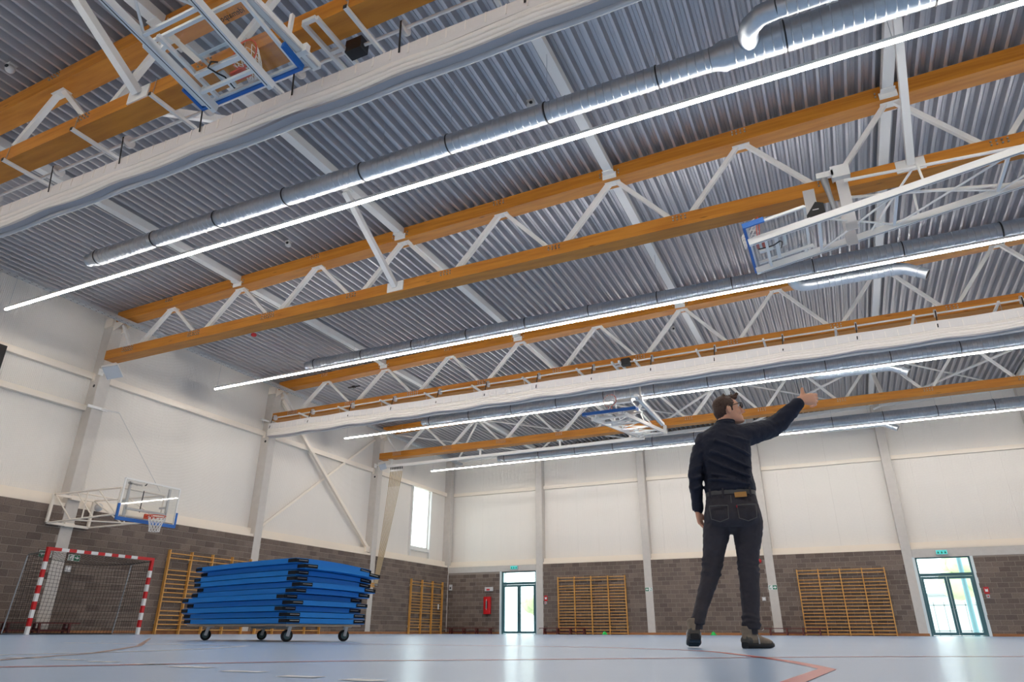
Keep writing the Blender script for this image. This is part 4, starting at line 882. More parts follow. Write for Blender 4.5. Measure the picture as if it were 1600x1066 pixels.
for (x, l) in [(-14.28, 'red and white call point right of the left glass door'), (4.98, 'red and white call point right of the right glass door')]:
    t = thing('call_point', l, 'call point', (x, YB, 1.6), group='red call points'); MB().box(x-0.09, x+0.09, YB-0.03, YB-0.002, 1.58, 1.84).build('sign_plate', 'sign_red', t); MB().prism([(-0.05, -0.06), (0.05, -0.06), (0.05, 0.06), (0.0, 0.02), (-0.05, 0.06)], (x, YB-0.03, 1.72), (1, 0, 0), (0, 0, 1), (0, -0.004, 0)).build('pictogram', 'sign_white', t)
    MB().box(x-0.055, x+0.055, YB-0.08, YB-0.002, 1.42, 1.55).build('button_box', 'plastic_grey', t); MB().tube([(x, YB-0.08, 1.485), (x, YB-0.095, 1.485)], 0.03, 12).build('button', 'sign_red', t)
t = thing('alarm_bell', 'round red alarm bell on the back wall beside the man', 'alarm', (-3.58, YB, 3.15)); MB().tube([(-3.58, YB-0.002, 3.15), (-3.58, YB-0.06, 3.15)], 0.08, 16).build('base', 'sign_red', t); MB().ell((-3.58, YB-0.07, 3.15), (0.1, 0, 0), (0, 0.05, 0), (0, 0, 0.1)).build('dome', 'sign_red', t, smooth=True)
t = thing('wall_socket', 'small white socket box on the back wall beside the man', 'socket', (-3.6, YB, 1.52)); MB().box(-3.68, -3.52, YB-0.05, YB-0.002, 1.44, 1.6).build('box', 'plastic_grey', t); MB().box(-3.64, -3.56, YB-0.055, YB-0.05, 1.48, 1.56).build('lid', 'white_steel', t)
t = thing('wall_socket', 'small white socket box on the left wall inside the goal', 'socket', (XL, 12.95, 1.72)); MB().box(XL+0.002, XL+0.05, 12.87, 13.03, 1.64, 1.8).build('box', 'plastic_grey', t); MB().box(XL+0.05, XL+0.055, 12.91, 12.99, 1.68, 1.76).build('lid', 'white_steel', t)
tag(MB().ell((-20.02, 13.35, 3.5), (0.12, 0, 0), (0, 0.12, 0), (0, 0, 0.12)).build('wall_lamp', 'plastic_grey', None, smooth=True), 'round lamp in a cage behind the wall hoop arm', 'lamp')
tag(MB().box(-19.995, -19.99, 33.2, 33.32, 1.2, 1.45).build('paper_tag', 'sign_white', None), 'small white tag hanging on the three bay wall bars', 'tag')
for x, l in ((-5.79, 'green marker cone on the floor between the feet of the man'), (-10.8, 'green marker cone on the floor before the middle wall bars')):
    t = thing('marker_cone', l, 'cone', (x, 33.2, 0), group='green floor cones'); m = MB(); m.loft([((x, 33.2, 0.0), (0.13, 0, 0), (0, 0.13, 0)), ((x, 33.2, 0.015), (0.13, 0, 0), (0, 0.13, 0)), ((x, 33.2, 0.04), (0.11, 0, 0), (0, 0.11, 0)), ((x, 33.2, 0.13), (0.05, 0, 0), (0, 0.05, 0)), ((x, 33.2, 0.14), (0.035, 0, 0), (0, 0.035, 0))], 16); m.build('body', 'cone_green', t, smooth=True)
# black box at the left edge of the photo, on the left wall rail
t = thing('scoreboard', 'black scoreboard edge on the left wall at the left photo border', 'scoreboard', (XC+0.25, 8.9, 6.6)); MB().box(XC+0.16, XC+0.3, 7.6, 9.75, 6.52, 7.42).build('casing', 'black_plastic', t); MB().box(XC+0.3, XC+0.306, 7.7, 9.6, 6.65, 7.3).build('display', 'frame_black', t)
# ================================================================ mat trolley
C0 = V((-5.15, 5.65, 0)); AG = math.radians(167); EU = V((math.cos(AG), math.sin(AG), 0)); EN = V((EU.y, -EU.x, 0)); UPZ = V((0, 0, 1))
if EN.y < 0: EN = -EN
def T(a, b, z): return C0+EU*a+EN*b+UPZ*z
t = thing('mat_trolley', 'low plywood trolley on four castors under the blue mats', 'trolley', tuple(T(1.0, 0.5, 0)))
MB().bar(T(0.03, 0.5, 0.158), T(1.97, 0.5, 0.158), 0.96, 0.02).build('platform', 'plywood', t)
MB().bar(T(0.75, 0.5, 0.138), T(1.25, 0.5, 0.138), 0.2, 0.02).build('drawbar_box', 'plastic_grey', t)
for a, b, fx_ in ((0.14, 0.12, 1), (1.7, 0.12, 0), (0.16, 0.86, 1), (1.72, 0.86, 0)):
    c = T(a, b, 0); rr = 0.058; ax = (EU*0.9+EN*0.3).normalized() if fx_ else (EN*0.55+EU*0.8).normalized(); tn = V((-ax.y, ax.x, 0)); cc = c+UPZ*rr
    cs = MB().bar(c+ax*0.03+UPZ*0.146-tn*0.03, c-ax*0.03+UPZ*0.146-tn*0.03, 0.09, 0.008).build('castor', 'zinc', t)
    MB().tube([cc-ax*0.017, cc-ax*0.013, cc+ax*0.013, cc+ax*0.017], [rr*0.9, rr, rr, rr*0.9], 22).build('tyre', 'black_rubber', cs, smooth=True)
    MB().tube([cc-ax*0.019, cc+ax*0.019], rr*0.62, 16).build('hub', 'wheel_grey', cs, smooth=True)
    for s in (-1, 1): MB().bar(cc+ax*s*0.026-UPZ*0.005, c+ax*s*0.026+UPZ*0.145-tn*0.02, 0.005, 0.034, tn).build('fork', 'zinc', cs)
    MB().tube([cc-ax*0.032, cc+ax*0.032], 0.008, 8).build('axle', 'zinc', cs)
# mats: per-mat shift of the near corner and of the right droop, bottom to top
SH = [(-0.0, 0.0), (0.005, 0.0), (0.05, -0.03), (-0.01, 0.01), (0.06, -0.02), (-0.01, 0.03), (-0.08, 0.05), (-0.02, 0.02), (-0.03, 0.02), (-0.15, 0.04), (-0.05, -0.01)]
LO = [2.0, 2.02, 2.0, 2.02, 2.03, 2.0, 2.0, 1.97, 2.0, 2.02, 1.97]
mw = ['bottom', 'second lowest', 'third lowest', 'fourth lowest', 'fifth lowest', 'middle', 'fifth from the top', 'fourth from the top', 'third from the top', 'second from the top', 'topmost']
zb = 0.17; TH = 0.0575
for k in range(11):
    da, db = SH[k]; lev = k/10.0; a0, a1, b0, b1 = da, da+LO[k], db, db+1.0; rnd = random.Random(k)
    wv = [rnd.uniform(-0.006, 0.006) for _ in range(8)]
    def zo(u, v, k=k, lev=lev, wv=wv):   # u along 2 m, v along 1 m : 0..1
        dr = -0.06*lev**1.5*max(0.0, v)**2.2 - 0.006*lev*(u**2) + 0.006*lev*math.sin(math.pi*u)
        return dr
    tm = thing('exercise_mat', 'blue foam exercise mat with black corners, %s of the stack' % mw[k], 'mat', tuple(T(a0+1, b0+0.5, zb)), group='stacked blue mats'); nu, nv = 14, 8
    m = MB(); z0 = zb+k*TH; g = {}; lev2 = (k+1)/10.0
    zup = lambda u, v: -0.06*min(1.0, lev2)**1.5*max(0.0, v)**2.2-0.006*min(1.0, lev2)*(u**2)+0.006*min(1.0, lev2)*math.sin(math.pi*u)
    for top in (0, 1):
        for i in range(nu+1):
            for j in range(nv+1):
                u, v = i/nu, j/nv; e = 0.004 if (i in (0, nu) or j in (0, nv)) else 0.0
                zz = z0+(zup(u, v)+TH-0.0015-e if top else zo(u, v)+e*0.6)
                g[(top, i, j)] = len(m.v); m.v.append(tuple(T(a0+(a1-a0)*u, b0+(b1-b0)*v, zz)))
    for i in range(nu):
        for j in range(nv):
            m.f.append((g[1,i,j], g[1,i+1,j], g[1,i+1,j+1], g[1,i,j+1])); m.f.append((g[0,i,j], g[0,i,j+1], g[0,i+1,j+1], g[0,i+1,j]))
    for i in range(nu): m.f.append((g[0,i,0], g[0,i+1,0], g[1,i+1,0], g[1,i,0])); m.f.append((g[0,i,nv], g[1,i,nv], g[1,i+1,nv], g[0,i+1,nv]))
    for j in range(nv): m.f.append((g[0,0,j], g[1,0,j], g[1,0,j+1], g[0,0,j+1])); m.f.append((g[0,nu,j], g[0,nu,j+1], g[1,nu,j+1], g[1,nu,j]))
    m.build('cover', 'mat_blue', tm, smooth=True)
    for (cu, cv) in ((0, 0), (1, 0), (0, 1), (1, 1)):
        ca = a0 if cu == 0 else a1; cbv = b0 if cv == 0 else b1; sa = 1 if cu == 0 else -1; sb = 1 if cv == 0 else -1
        zz = z0+zo(cu, cv)+TH*0.48; h = TH*0.62; p = MB(); za = z0+zo(cu+sa*0.065, cv)+TH*0.48; zv = z0+zo(cu, cv+sb*0.15)+TH*0.48
        p.bar(T(ca-sa*0.004, cbv-sb*0.003, zz), T(ca+sa*0.13, cbv-sb*0.003, za), 0.006, h); p.bar(T(ca-sa*0.003, cbv-sb*0.004, zz), T(ca-sa*0.003, cbv+sb*0.15, zv), 0.006, h)
        pt = p.build('corner_patch', 'velcro', tm, label='black velcro corner')
        q = MB(); q.bar(T(ca-sa*0.007, cbv+sb*0.03, zz+0.003), T(ca-sa*0.007, cbv+sb*0.14, zv+0.003), 0.003, 0.004); q.build('stitch_line', 'plastic_grey', pt)
# ================================================================ the man (local x: to his right side, y: away from the camera, z: up)
mn = thing('person', 'man in navy shirt and dark jeans seen from behind, pointing up right', 'person', (-0.85, 5.33, 0), math.atan2(0.157, 0.9876))
def rings(spec, ax=(1,0,0), ay=(0,1,0)): return [((a, b, z), V(ax)*w, V(ay)*d) for a, b, z, w, d in spec]
def limb(mb, pts, n=14):
    """pts: (x,y,z,rx,ry) tube with own radii, oriented along the path"""
    P = [V(p[:3]) for p in pts]; rr = [p[3] for p in pts]; mb.tube(P, rr, n); mb.ell(P[0], (rr[0], 0, 0), (0, rr[0], 0), (0, 0, rr[0]), 12, 8); mb.ell(P[-1], (rr[-1], 0, 0), (0, rr[-1], 0), (0, 0, rr[-1]), 12, 8)
SHR, ELR, WRR = (0.325, 0.02, 1.505), (0.558, 0.16, 1.603), (0.775, 0.142, 1.796)
SHL, ELL, WRL = (-0.012, 0.0, 1.475), (-0.088, -0.02, 1.215), (-0.095, 0.02, 0.965)
# head frame
HC = V((0.212, 0.01, 1.712)); HF = V((0.955, 0.16, 0.2)).normalized(); HS = V((0, 0, 1)).cross(HF).normalized(); HU = HF.cross(HS).normalized()
def H(f, s, u): return HC+HF*f+HS*s+HU*u
body = MB()
hp = [(-0.116, 0.082, 0.035, 0.022), (-0.108, 0.092, 0.02, 0.036), (-0.085, 0.094, -0.02, 0.05), (-0.055, 0.092, -0.058, 0.058), (-0.02, 0.091, -0.085, 0.066), (0.02, 0.09, -0.097, 0.072), (0.055, 0.089, -0.097, 0.074), (0.085, 0.072, -0.085, 0.064), (0.105, 0.04, -0.058, 0.044), (0.116, 0.0, -0.025, 0.018)]
body.loft([(H((f+b)/2, 0, u), HF*((f-b)/2), HS*w) for u, f, b, w in hp], 20, sup=2.2)
body.loft([(H(0.092, 0, 0.03), HF*0.008, HS*0.009), (H(0.104, 0, 0.0), HF*0.012, HS*0.011), (H(0.112, 0, -0.028), HF*0.015, HS*0.016), (H(0.098, 0, -0.043), HF*0.012, HS*0.016)], 10)
body.ell(H(0.121, 0, -0.03), HF*0.01, HS*0.011, HU*0.01, 10, 7)
body.ell(H(0.09, 0, -0.064), HF*0.01, HS*0.024, HU*0.006, 10, 6); body.ell(H(0.088, 0, -0.076), HF*0.011, HS*0.021, HU*0.007, 10, 6); body.ell(H(0.088, 0, -0.1), HF*0.012, HS*0.022, HU*0.014, 10, 6)
body.ell(H(0.083, 0, 0.042), HF*0.012, HS*0.05, HU*0.009, 12, 6)
for s in (-1, 1):
    body.ell(H(-0.006, s*0.077, -0.005), HF*0.019+HU*0.004, HS*0.008, HU*0.033, 12, 8); body.ell(H(-0.012, s*0.082, -0.002), HF*0.016, HS*0.005, HU*0.027, 10, 7); body.ell(H(0.065, s*0.04, -0.03), HF*0.022, HS*0.022, HU*0.024, 10, 7)
limb(body, [(0.16, 0.0, 1.5, 0.06), (0.166, 0.0, 1.58, 0.056), (0.19, 0.0, 1.66, 0.056)])
# trunk and limbs inside the clothes
body.loft(rings([(0.15, 0, 0.88, 0.13, 0.07), (0.15, 0, 0.95, 0.155, 0.095), (0.153, 0, 1.1, 0.145, 0.09), (0.155, 0, 1.25, 0.145, 0.09), (0.155, 0, 1.4, 0.165, 0.1), (0.155, 0, 1.52, 0.12, 0.07)]), 16)
limb(body, [SHR+(0.055,), ((SHR[0]+ELR[0])/2, 0.09, 1.56, 0.05), ELR+(0.042,), ((ELR[0]+WRR[0])/2, 0.15, 1.695, 0.04), WRR+(0.028,)])
limb(body, [SHL+(0.05,), ELL+(0.04,), (-0.092, 0.0, 1.09, 0.036), WRL+(0.027,)])
limb(body, [(0.04, 0, 0.85, 0.08), (0.0, 0, 0.7, 0.075), (-0.035, 0.0, 0.54, 0.055), (-0.07, 0, 0.43, 0.052), (-0.165, -0.1, 0.2, 0.036), (-0.19, -0.125, 0.13, 0.034), (-0.205, -0.06, 0.06, 0.02)])
limb(body, [(0.255, 0, 0.85, 0.085), (0.24, 0, 0.7, 0.078), (0.213, 0, 0.52, 0.055), (0.206, 0, 0.4, 0.054), (0.184, -0.01, 0.17, 0.038), (0.172, -0.008, 0.09, 0.034), (0.225, 0.06, 0.045, 0.02)])
def hand(mb, W_, D, N, U, fingers, thumb, s=1.0):
    """W_ wrist, D finger direction, N back of hand normal, U towards the index side; fingers: curl angles per joint"""
    W_, D, N, U = V(W_), V(D).normalized(), V(N).normalized(), V(U); U = (U-D*U.dot(D)).normalized(); N = (N-D*N.dot(D)-U*N.dot(U)).normalized()
    mb.loft([(W_-D*0.02, U*0.026*s, N*0.02*s), (W_+D*0.012*s, U*0.03*s, N*0.02*s), (W_+D*0.05*s, U*0.041*s, N*0.018*s), (W_+D*0.085*s, U*0.043*s, N*0.016*s), (W_+D*0.098*s, U*0.04*s, N*0.012*s)], 16, sup=2.6)
    L = [(0.04, 0.026, 0.02), (0.045, 0.029, 0.022), (0.042, 0.027, 0.021), (0.033, 0.021, 0.018)]
    for i in range(4):
        p = W_+D*(0.09 if i in (1, 2) else 0.084)*s+U*(0.032-0.0215*i)*s; d = D.copy(); ang = 0; pts = [p-D*0.02*s]; rr = [0.0095*s]; pts.append(p); rr.append(0.0098*s)
        for j in range(3):
            ang += fingers[i][j]; d = D*math.cos(ang)-N*math.sin(ang)+U*(0.03*(1.5-i)); p = p+d.normalized()*L[i][j]*s; pts.append(p); rr.append((0.0092, 0.0086, 0.0074)[j]*s)
        mb.tube(pts, rr, 10); mb.ell(pts[-1], (rr[-1], 0, 0), (0, rr[-1], 0), (0, 0, rr[-1]), 10, 7)
    p = W_+D*0.018*s+U*0.026*s-N*0.006*s; pts = [p]; rr = [0.014*s]
    for dv, l, r in thumb: p = p+(D*dv[0]+U*dv[1]+N*dv[2]).normalized()*l*s; pts.append(p); rr.append(r*s)
    mb.tube(pts, rr, 10); mb.ell(pts[-1], (rr[-1], 0, 0), (0, rr[-1], 0), (0, 0, rr[-1]), 10, 7)
hand(body, (0.775, 0.142, 1.798), (0.88, 0.3, 0.10), (0.12, -0.95, 0.25), (-0.15, 0.0, 1.0), [(0.3, 0.6, 0.4), (0.5, 0.9, 0.6), (0.65, 1.1, 0.7), (0.8, 1.2, 0.7)], [((0.6, 1.0, 0.1), 0.028, 0.014), ((0.0, 1.0, 0.1), 0.018, 0.0125), ((0.4, 1.0, 0.0), 0.012, 0.0105)], 1.2)
hand(body, (-0.098, 0.02, 0.95), (0.12, 0.12, -0.98), (-0.8, -0.6, 0.0), (0.3, 0.9, 0.1), [(0.35, 0.45, 0.3), (0.4, 0.5, 0.35), (0.45, 0.55, 0.4), (0.5, 0.6, 0.4)], [((0.7, 0.6, -0.2), 0.035, 0.012), ((0.95, 0.25, -0.3), 0.03, 0.0105), ((1, 0.1, -0.3), 0.024, 0.009)])
bo = remeshed(body, 'body', 'skin', mn, 0.0052, 5, world=False)
for s in (-1, 1): MB().ell(H(0.082, s*0.03, 0.018), HF*0.011, HS*0.012, HU*0.01, 12, 8).build('eye', 'eye_white', mn, world=False, smooth=True)
for s in (-1, 1): MB().ell(H(0.0915, s*0.031, 0.018), HF*0.003, HS*0.005, HU*0.005, 10, 6).build('iris', 'sole_black', mn, world=False, smooth=True)
# hair
hr = MB(); hr.ell(H(-0.014, 0, 0.048), HF*0.094, HS*0.083, HU*0.084, 22, 14); hr.ell(H(-0.05, 0, 0.012), HF*0.062, HS*0.074, HU*0.085, 18, 12); hr.ell(H(-0.058, 0, -0.04), HF*0.04, HS*0.056, HU*0.05, 16, 10); hr.ell(H(0.055, 0, 0.098), HF*0.034, HS*0.05, HU*0.026, 14, 9)
for s in (-1, 1): hr.loft([(H(0.022, s*0.07, 0.05), HF*0.02, HS*0.008), (H(0.02, s*0.07, 0.01), HF*0.01, HS*0.006), (H(0.018, s*0.068, -0.018), HF*0.006, HS*0.005)], 8)
rnd = random.Random(4)
for i in range(70):
    a = rnd.uniform(-0.06, 0.085); s_ = rnd.uniform(-0.055, 0.055); top = 0.112 if a > -0.02 else 0.1; b0 = H(a, s_, top-0.02-0.3*abs(s_)); d = HF*rnd.uniform(-0.2, 0.9)+HS*rnd.uniform(-0.5, 0.5)+HU*1.0
    hr.tube([b0, b0+d.normalized()*0.02, b0+d.normalized()*rnd.uniform(0.035, 0.062)+HF*0.008], [0.011, 0.007, 0.003], 6)
remeshed(hr, 'hair', 'hair_brown', mn, 0.0045, 2, [('CLOUDS', 0.012, 0.009)], world=False)
# glasses
g = MB()
for s in (-1, 1):
    c = H(0.108, s*0.034, 0.016); k = 20; g.tube([c+HS*(0.025*math.copysign(abs(math.cos(2*math.pi*i/k))**0.7, math.cos(2*math.pi*i/k)))+HU*(0.02*math.copysign(abs(math.sin(2*math.pi*i/k))**0.7, math.sin(2*math.pi*i/k))) for i in range(k)], 0.0032, 6, closed=True)
    g.tube([H(0.106, s*0.06, 0.026), H(0.09, s*0.072, 0.028), H(0.03, s*0.08, 0.022), H(-0.008, s*0.081, 0.02), H(-0.022, s*0.08, -0.004)], 0.003, 6)
g.tube([H(0.11, -0.01, 0.024), H(0.113, 0, 0.026), H(0.11, 0.01, 0.024)], 0.003, 6)
gl = g.build('glasses', 'frame_black', mn, world=False, smooth=True)
for s in (-1, 1): MB().loft([(H(0.1075, s*0.034, 0.016), HS*0.025, HU*0.019), (H(0.1085, s*0.034, 0.016), HS*0.025, HU*0.019)], 14, sup=2.8).build('lens', 'spectacle_glass', gl, world=False)
# shirt
def smooth3(p, k=5):
    out = []
    for i in range(len(p)-1):
        a, b, c, d = V(p[max(i-1, 0)]), V(p[i]), V(p[i+1]), V(p[min(i+2, len(p)-1)])
        for j in range(k): t_ = j/k; out.append(0.5*(2*b+(c-a)*t_+(2*a-5*b+4*c-d)*t_*t_+(3*b-a-3*c+d)*t_**3))
    return out+[V(p[-1])]
sh = MB()
sh.loft(rings([(0.153, 0.0, 1.068, 0.181, 0.128), (0.154, -0.002, 1.085, 0.186, 0.134), (0.155, -0.002, 1.13, 0.184, 0.132), (0.155, 0.0, 1.2, 0.177, 0.124), (0.154, 0.0, 1.3, 0.181, 0.126), (0.152, 0.0, 1.38, 0.19, 0.132), (0.15, 0.0, 1.45, 0.198, 0.13), (0.152, 0.0, 1.5, 0.19, 0.118), (0.158, 0.0, 1.54, 0.165, 0.1), (0.165, 0.0, 1.575, 0.115, 0.084), (0.17, 0.0, 1.6, 0.075, 0.072), (0.175, 0.0, 1.615, 0.066, 0.066)]), 24, sup=2.3)
limb(sh, [(0.12, 0.0, 1.50, 0.09), (0.26, 0.0, 1.505, 0.09), (0.34, 0.03, 1.515, 0.088), (0.45, 0.09, 1.558, 0.08), (0.535, 0.15, 1.595, 0.077), (0.61, 0.16, 1.648, 0.073), (0.69, 0.15, 1.717, 0.061), (0.735, 0.145, 1.758, 0.051), (0.75, 0.143, 1.772, 0.049)], 18)
sh.loft([((0.25, 0.0, 1.40), (0.09, 0, 0.02), (0, 0.1, 0)), ((0.32, 0.02, 1.47), (0.08, 0, 0.03), (0, 0.09, 0))], 14)
limb(sh, [(0.1, 0.0, 1.49, 0.085), (0.0, 0.0, 1.475, 0.076), (-0.03, 0.0, 1.41, 0.068), (-0.062, -0.012, 1.31, 0.06), (-0.088, -0.02, 1.215, 0.057), (-0.094, -0.01, 1.12, 0.052), (-0.095, 0.01, 1.03, 0.044), (-0.096, 0.02, 0.965, 0.038)], 16)
for pts in ([(0.31, -0.112, 1.16), (0.22, -0.136, 1.2), (0.1, -0.136, 1.26), (0.02, -0.11, 1.31)], [(0.325, -0.09, 1.23), (0.24, -0.128, 1.27), (0.13, -0.134, 1.33), (0.04, -0.118, 1.37)], [(0.3, -0.112, 1.105), (0.2, -0.138, 1.125), (0.08, -0.138, 1.15), (0.0, -0.105, 1.16)],
            [(0.33, -0.06, 1.33), (0.27, -0.118, 1.36), (0.18, -0.134, 1.41), (0.08, -0.132, 1.45)], [(0.34, -0.055, 1.44), (0.27, -0.11, 1.455), (0.18, -0.124, 1.48)], [(0.02, -0.11, 1.2), (0.1, -0.13, 1.18), (0.2, -0.13, 1.145)], [(0.43, 0.02, 1.5), (0.47, 0.03, 1.56), (0.5, 0.07, 1.62)], [(0.56, 0.1, 1.56), (0.58, 0.09, 1.62), (0.57, 0.12, 1.68)], [(0.62, 0.09, 1.62), (0.65, 0.1, 1.69)], [(-0.03, -0.06, 1.28), (-0.08, -0.072, 1.26), (-0.125, -0.04, 1.24)], [(-0.04, -0.06, 1.2), (-0.09, -0.074, 1.18), (-0.135, -0.04, 1.2)], [(-0.05, -0.05, 1.13), (-0.1, -0.058, 1.1), (-0.135, -0.03, 1.12)], [(0.0, -0.075, 1.4), (-0.05, -0.06, 1.36), (-0.08, -0.03, 1.36)]):
    sh.tube(smooth3(pts), 0.011, 7)
so = remeshed(sh, 'shirt', 'shirt_navy', mn, 0.0065, 3, [('CLOUDS', 0.05, 0.014), ('CLOUDS', 0.16, 0.012)], world=False)
co = MB()   # collar
k = 24; rin = [V((0.176+0.066*math.cos(2*math.pi*i/k), 0.0+0.066*math.sin(2*math.pi*i/k), 1.608)) for i in range(k)]
co.tube(rin, 0.013, 8, closed=True); co.tube([p+V((0.006, 0, 0.016)) for p in rin], 0.009, 8, closed=True)
co.build('collar', 'shirt_navy', so, world=False, smooth=True)
for (W0, D0, r) in ((V((0.752, 0.143, 1.774)), V((0.24, -0.02, 0.21)).normalized(), 0.045), (V((-0.096, 0.02, 0.967)), V((0, 0.03, -1)).normalized(), 0.039)):
    MB().tube([W0-D0*0.045, W0-D0*0.03, W0+D0*0.0, W0+D0*0.012], [r+0.004, r+0.005, r+0.004, r+0.001], 18).build('cuff', 'shirt_navy', so, world=False, smooth=True)
# jeans
je = MB()
je.loft(rings([(0.154, 0.0, 1.085, 0.172, 0.118), (0.153, 0.0, 1.04, 0.18, 0.122), (0.151, -0.01, 0.97, 0.193, 0.132), (0.149, -0.014, 0.9, 0.205, 0.14), (0.148, -0.012, 0.85, 0.21, 0.138), (0.148, -0.005, 0.81, 0.2, 0.12)]), 24, sup=2.4)
for cx, sx in ((0.06, 1), (0.245, 1)): je.ell((cx, -0.085, 0.895), (0.095, 0, 0), (0, 0.07, 0), (0, 0, 0.09), 16, 10)
je.ell((0.145, 0.0, 0.83), (0.08, 0, 0), (0, 0.11, 0), (0, 0, 0.06), 16, 10)
def leg(p): je.loft([((a, b, z), (w, 0, 0), (0, d, 0)) for a, b, z, w, d in p], 18, sup=2.2)
leg([(0.05, 0, 0.88, 0.105, 0.11), (0.022, 0, 0.8, 0.1, 0.108), (0.012, 0, 0.74, 0.093, 0.1), (-0.008, 0.005, 0.66, 0.083, 0.092), (-0.03, 0.005, 0.575, 0.073, 0.082), (-0.039, 0.0, 0.53, 0.071, 0.08), (-0.06, -0.005, 0.47, 0.068, 0.076), (-0.078, -0.02, 0.42, 0.064, 0.074), (-0.118, -0.045, 0.32, 0.056, 0.066), (-0.15, -0.09, 0.24, 0.05, 0.06), (-0.17, -0.11, 0.185, 0.05, 0.06), (-0.178, -0.122, 0.15, 0.049, 0.058)])
leg([(0.25, 0, 0.88, 0.108, 0.112), (0.246, 0, 0.8, 0.105, 0.11), (0.238, 0, 0.74, 0.099, 0.102), (0.226, 0.0, 0.65, 0.086, 0.094), (0.215, 0.0, 0.56, 0.072, 0.082), (0.213, 0.0, 0.52, 0.069, 0.08), (0.208, 0, 0.45, 0.069, 0.078), (0.205, 0.0, 0.38, 0.07, 0.076), (0.196, -0.005, 0.28, 0.062, 0.066), (0.187, -0.01, 0.2, 0.056, 0.06), (0.184, -0.01, 0.15, 0.058, 0.064), (0.184, -0.01, 0.122, 0.057, 0.063)])
for z, c, r in ((0.585, (-0.028, 0.005), 0.076), (0.555, (-0.034, 0.004), 0.075), (0.5, (-0.05, 0.0), 0.071), (0.565, (0.216, 0.0), 0.076), (0.53, (0.214, 0.0), 0.074), (0.5, (0.212, 0.0), 0.072), (0.2, (0.187, -0.01), 0.06), (0.165, (0.185, -0.01), 0.062)):
    je.tube([V((c[0]+r*0.93*math.cos(2*math.pi*i/20), c[1]+r*1.02*math.sin(2*math.pi*i/20), z+0.012*math.cos(4*math.pi*i/20+z*20))) for i in range(20)], 0.011, 7, closed=True)
jo = remeshed(je, 'jeans', 'jeans_black', mn, 0.007, 5, [('CLOUDS', 0.045, 0.012), ('CLOUDS', 0.012, 0.003)], world=False)
MB().loft([((-0.176, -0.11, 0.2), (0.043, 0, 0), (0, 0.05, 0)), ((-0.188, -0.13, 0.12), (0.042, 0, 0), (0, 0.048, 0))], 16).build('sock', 'jeans_black', mn, world=False, smooth=True)
MB().loft([((0.184, -0.01, 0.19), (0.046, 0, 0), (0, 0.05, 0)), ((0.178, -0.005, 0.09), (0.043, 0, 0), (0, 0.047, 0))], 16).build('sock', 'jeans_black', mn, world=False, smooth=True)
# belt, loops, patch, pockets
def ringband(z, c, w, d, h, th, m, name, par): 
    o_ = MB(); n = 40; vs_ = []
    for kz, kr in ((-h/2, 0), (-h/2, th), (h/2, th), (h/2, 0)):
        for i in range(n):
            a = 2*math.pi*i/n; ct, st = math.cos(a), math.sin(a); e = 2/2.4
            vs_.append((c[0]+(w+kr)*math.copysign(abs(ct)**e, ct), c[1]+(d+kr)*math.copysign(abs(st)**e, st), z+kz+0.03*(c[0]-0.15+w*ct)*0))
    o_.add(vs_, [(r*n+i, r*n+(i+1) % n, ((r+1) % 4)*n+(i+1) % n, ((r+1) % 4)*n+i) for r in range(4) for i in range(n)])
    return o_.build(name, m, par, world=False, smooth=True)
be = ringband(1.058, (0.1535, 0.0), 0.176, 0.122, 0.032, 0.006, 'belt_grey', 'belt', mn)
for x_ in (0.098, 0.29, 0.005): MB().box(x_-0.007, x_+0.007, -0.137, -0.118, 1.02, 1.085).build('belt_loop', 'jeans_black', jo, world=False)
MB().bar((0.178, -0.136, 1.03), (0.262, -0.133, 1.034), 0.008, 0.036).build('leather_patch', 'leather_tan', jo, world=False, label='tan leather patch on the waistband')
for cx in (0.055, 0.25):
    q = MB(); pts = [(cx-0.066, -0.147, 0.955), (cx-0.06, -0.16, 0.86), (cx, -0.163, 0.838), (cx+0.06, -0.16, 0.86), (cx+0.066, -0.147, 0.955)]
    q.tube(pts, 0.0035, 6); q.tube([(cx-0.066, -0.147, 0.955), (cx, -0.158, 0.955), (cx+0.066, -0.147, 0.955)], 0.004, 6); q.build('pocket_seam', 'belt_grey', jo, world=False)
MB().box(0.178, 0.186, -0.162, -0.152, 0.935, 0.952).build('red_tab', 'tab_red', jo, world=False)
MB().tube([(0.15, -0.13, 1.03), (0.148, -0.142, 0.95), (0.146, -0.125, 0.86)], 0.0035, 6).build('centre_seam', 'belt_grey', jo, world=False)
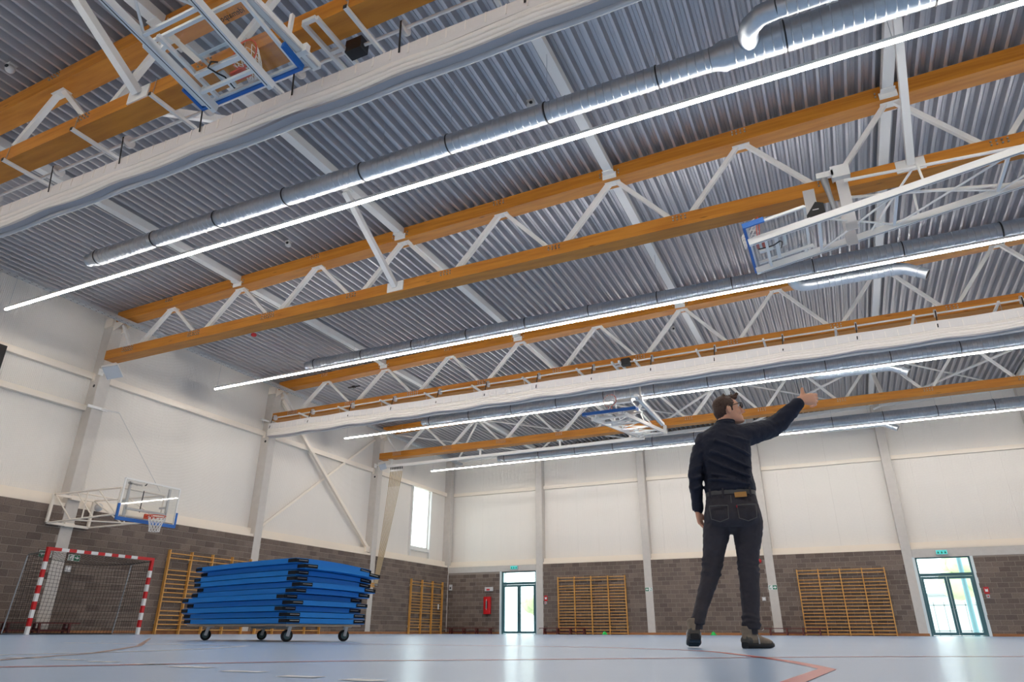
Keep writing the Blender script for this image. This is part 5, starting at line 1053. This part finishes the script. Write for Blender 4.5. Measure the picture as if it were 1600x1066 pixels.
# shoes
def shoe(name, heel, toe, lift, s=1.0):
    heel, toe = V(heel), V(toe); D = (toe-heel).normalized(); S_ = V((-D.y, D.x, 0)).normalized(); U = D.cross(S_); U = U if U.z > 0 else -U; L = (toe-heel).length
    P = lambda f, u: heel+D*(L*f)+U*u
    up = MB(); up.loft([(P(0.01, 0.06), S_*0.03, U*0.03), (P(0.07, 0.065), S_*0.037, U*0.045), (P(0.2, 0.066), S_*0.041, U*0.047), (P(0.4, 0.056), S_*0.043, U*0.038), (P(0.62, 0.046), S_*0.047, U*0.03), (P(0.82, 0.04), S_*0.046, U*0.024), (P(0.95, 0.034), S_*0.034, U*0.018), (P(0.99, 0.032), S_*0.02, U*0.012)], 18, sup=2.4)
    up.loft([(P(0.16, 0.06), D*0.05, S_*0.038), (P(0.16, 0.1), D*0.052, S_*0.039), (P(0.15, 0.135), D*0.05, S_*0.041), (P(0.15, 0.142), D*0.046, S_*0.037)], 16)
    o_ = remeshed(up, name, 'shoe_brown', mn, 0.005, 3, [('CLOUDS', 0.02, 0.002)], world=False)
    so_ = MB(); so_.loft([(P(-0.02, 0.02), S_*0.03, U*0.02), (P(0.05, 0.019), S_*0.042, U*0.02), (P(0.3, 0.018), S_*0.045, U*0.018), (P(0.6, 0.016), S_*0.052, U*0.016), (P(0.85, 0.017), S_*0.05, U*0.016), (P(1.02, 0.022), S_*0.028, U*0.014)], 18, sup=4); so_.build('sole', 'sole_black', o_, world=False, smooth=True)
    m = MB()
    for f in (0.08, 0.17, 0.26, 0.5, 0.6, 0.7, 0.8): m.bar(P(f, -0.002)-S_*0.036, P(f, -0.002)+S_*0.036, 0.014, 0.006, U)
    m.build('tread', 'sole_blue', o_, world=False)
    MB().loft([(P(-0.008, 0.05), S_*0.036, U*0.03), (P(0.06, 0.055), S_*0.042, U*0.034), (P(0.12, 0.05), S_*0.0435, U*0.03)], 14).build('heel_counter', 'shoe_dark', o_, world=False, smooth=True)
    MB().loft([(P(0.99, 0.03), S_*0.02, U*0.012), (P(0.93, 0.034), S_*0.038, U*0.02), (P(0.84, 0.036), S_*0.0475, U*0.023)], 14).build('toe_cap', 'shoe_dark', o_, world=False, smooth=True)
    m = MB()
    for f, h in ((0.36, 0.094), (0.43, 0.089), (0.5, 0.084), (0.57, 0.078)): m.tube([P(f, h)-S_*0.024-U*0.004, P(f, h+0.006), P(f, h)+S_*0.024-U*0.004], 0.004, 6)
    m.build('laces', 'black_plastic', o_, world=False)
    q = MB().tube([P(0.36, 0.09)+S_*0.028, P(0.33, 0.06)+S_*0.046, P(0.34, 0.03)+S_*0.046], 0.006, 6).tube([P(0.36, 0.09)-S_*0.028, P(0.33, 0.06)-S_*0.046, P(0.34, 0.03)-S_*0.046], 0.006, 6); q.build('strap', 'plastic_grey', o_, world=False)
    return o_
shoe('shoe', (-0.2, -0.185, 0.055), (-0.228, 0.078, 0.004), 0.05)
shoe('shoe', (0.128, -0.055, 0.0), (0.305, 0.15, 0.0), 0.0)
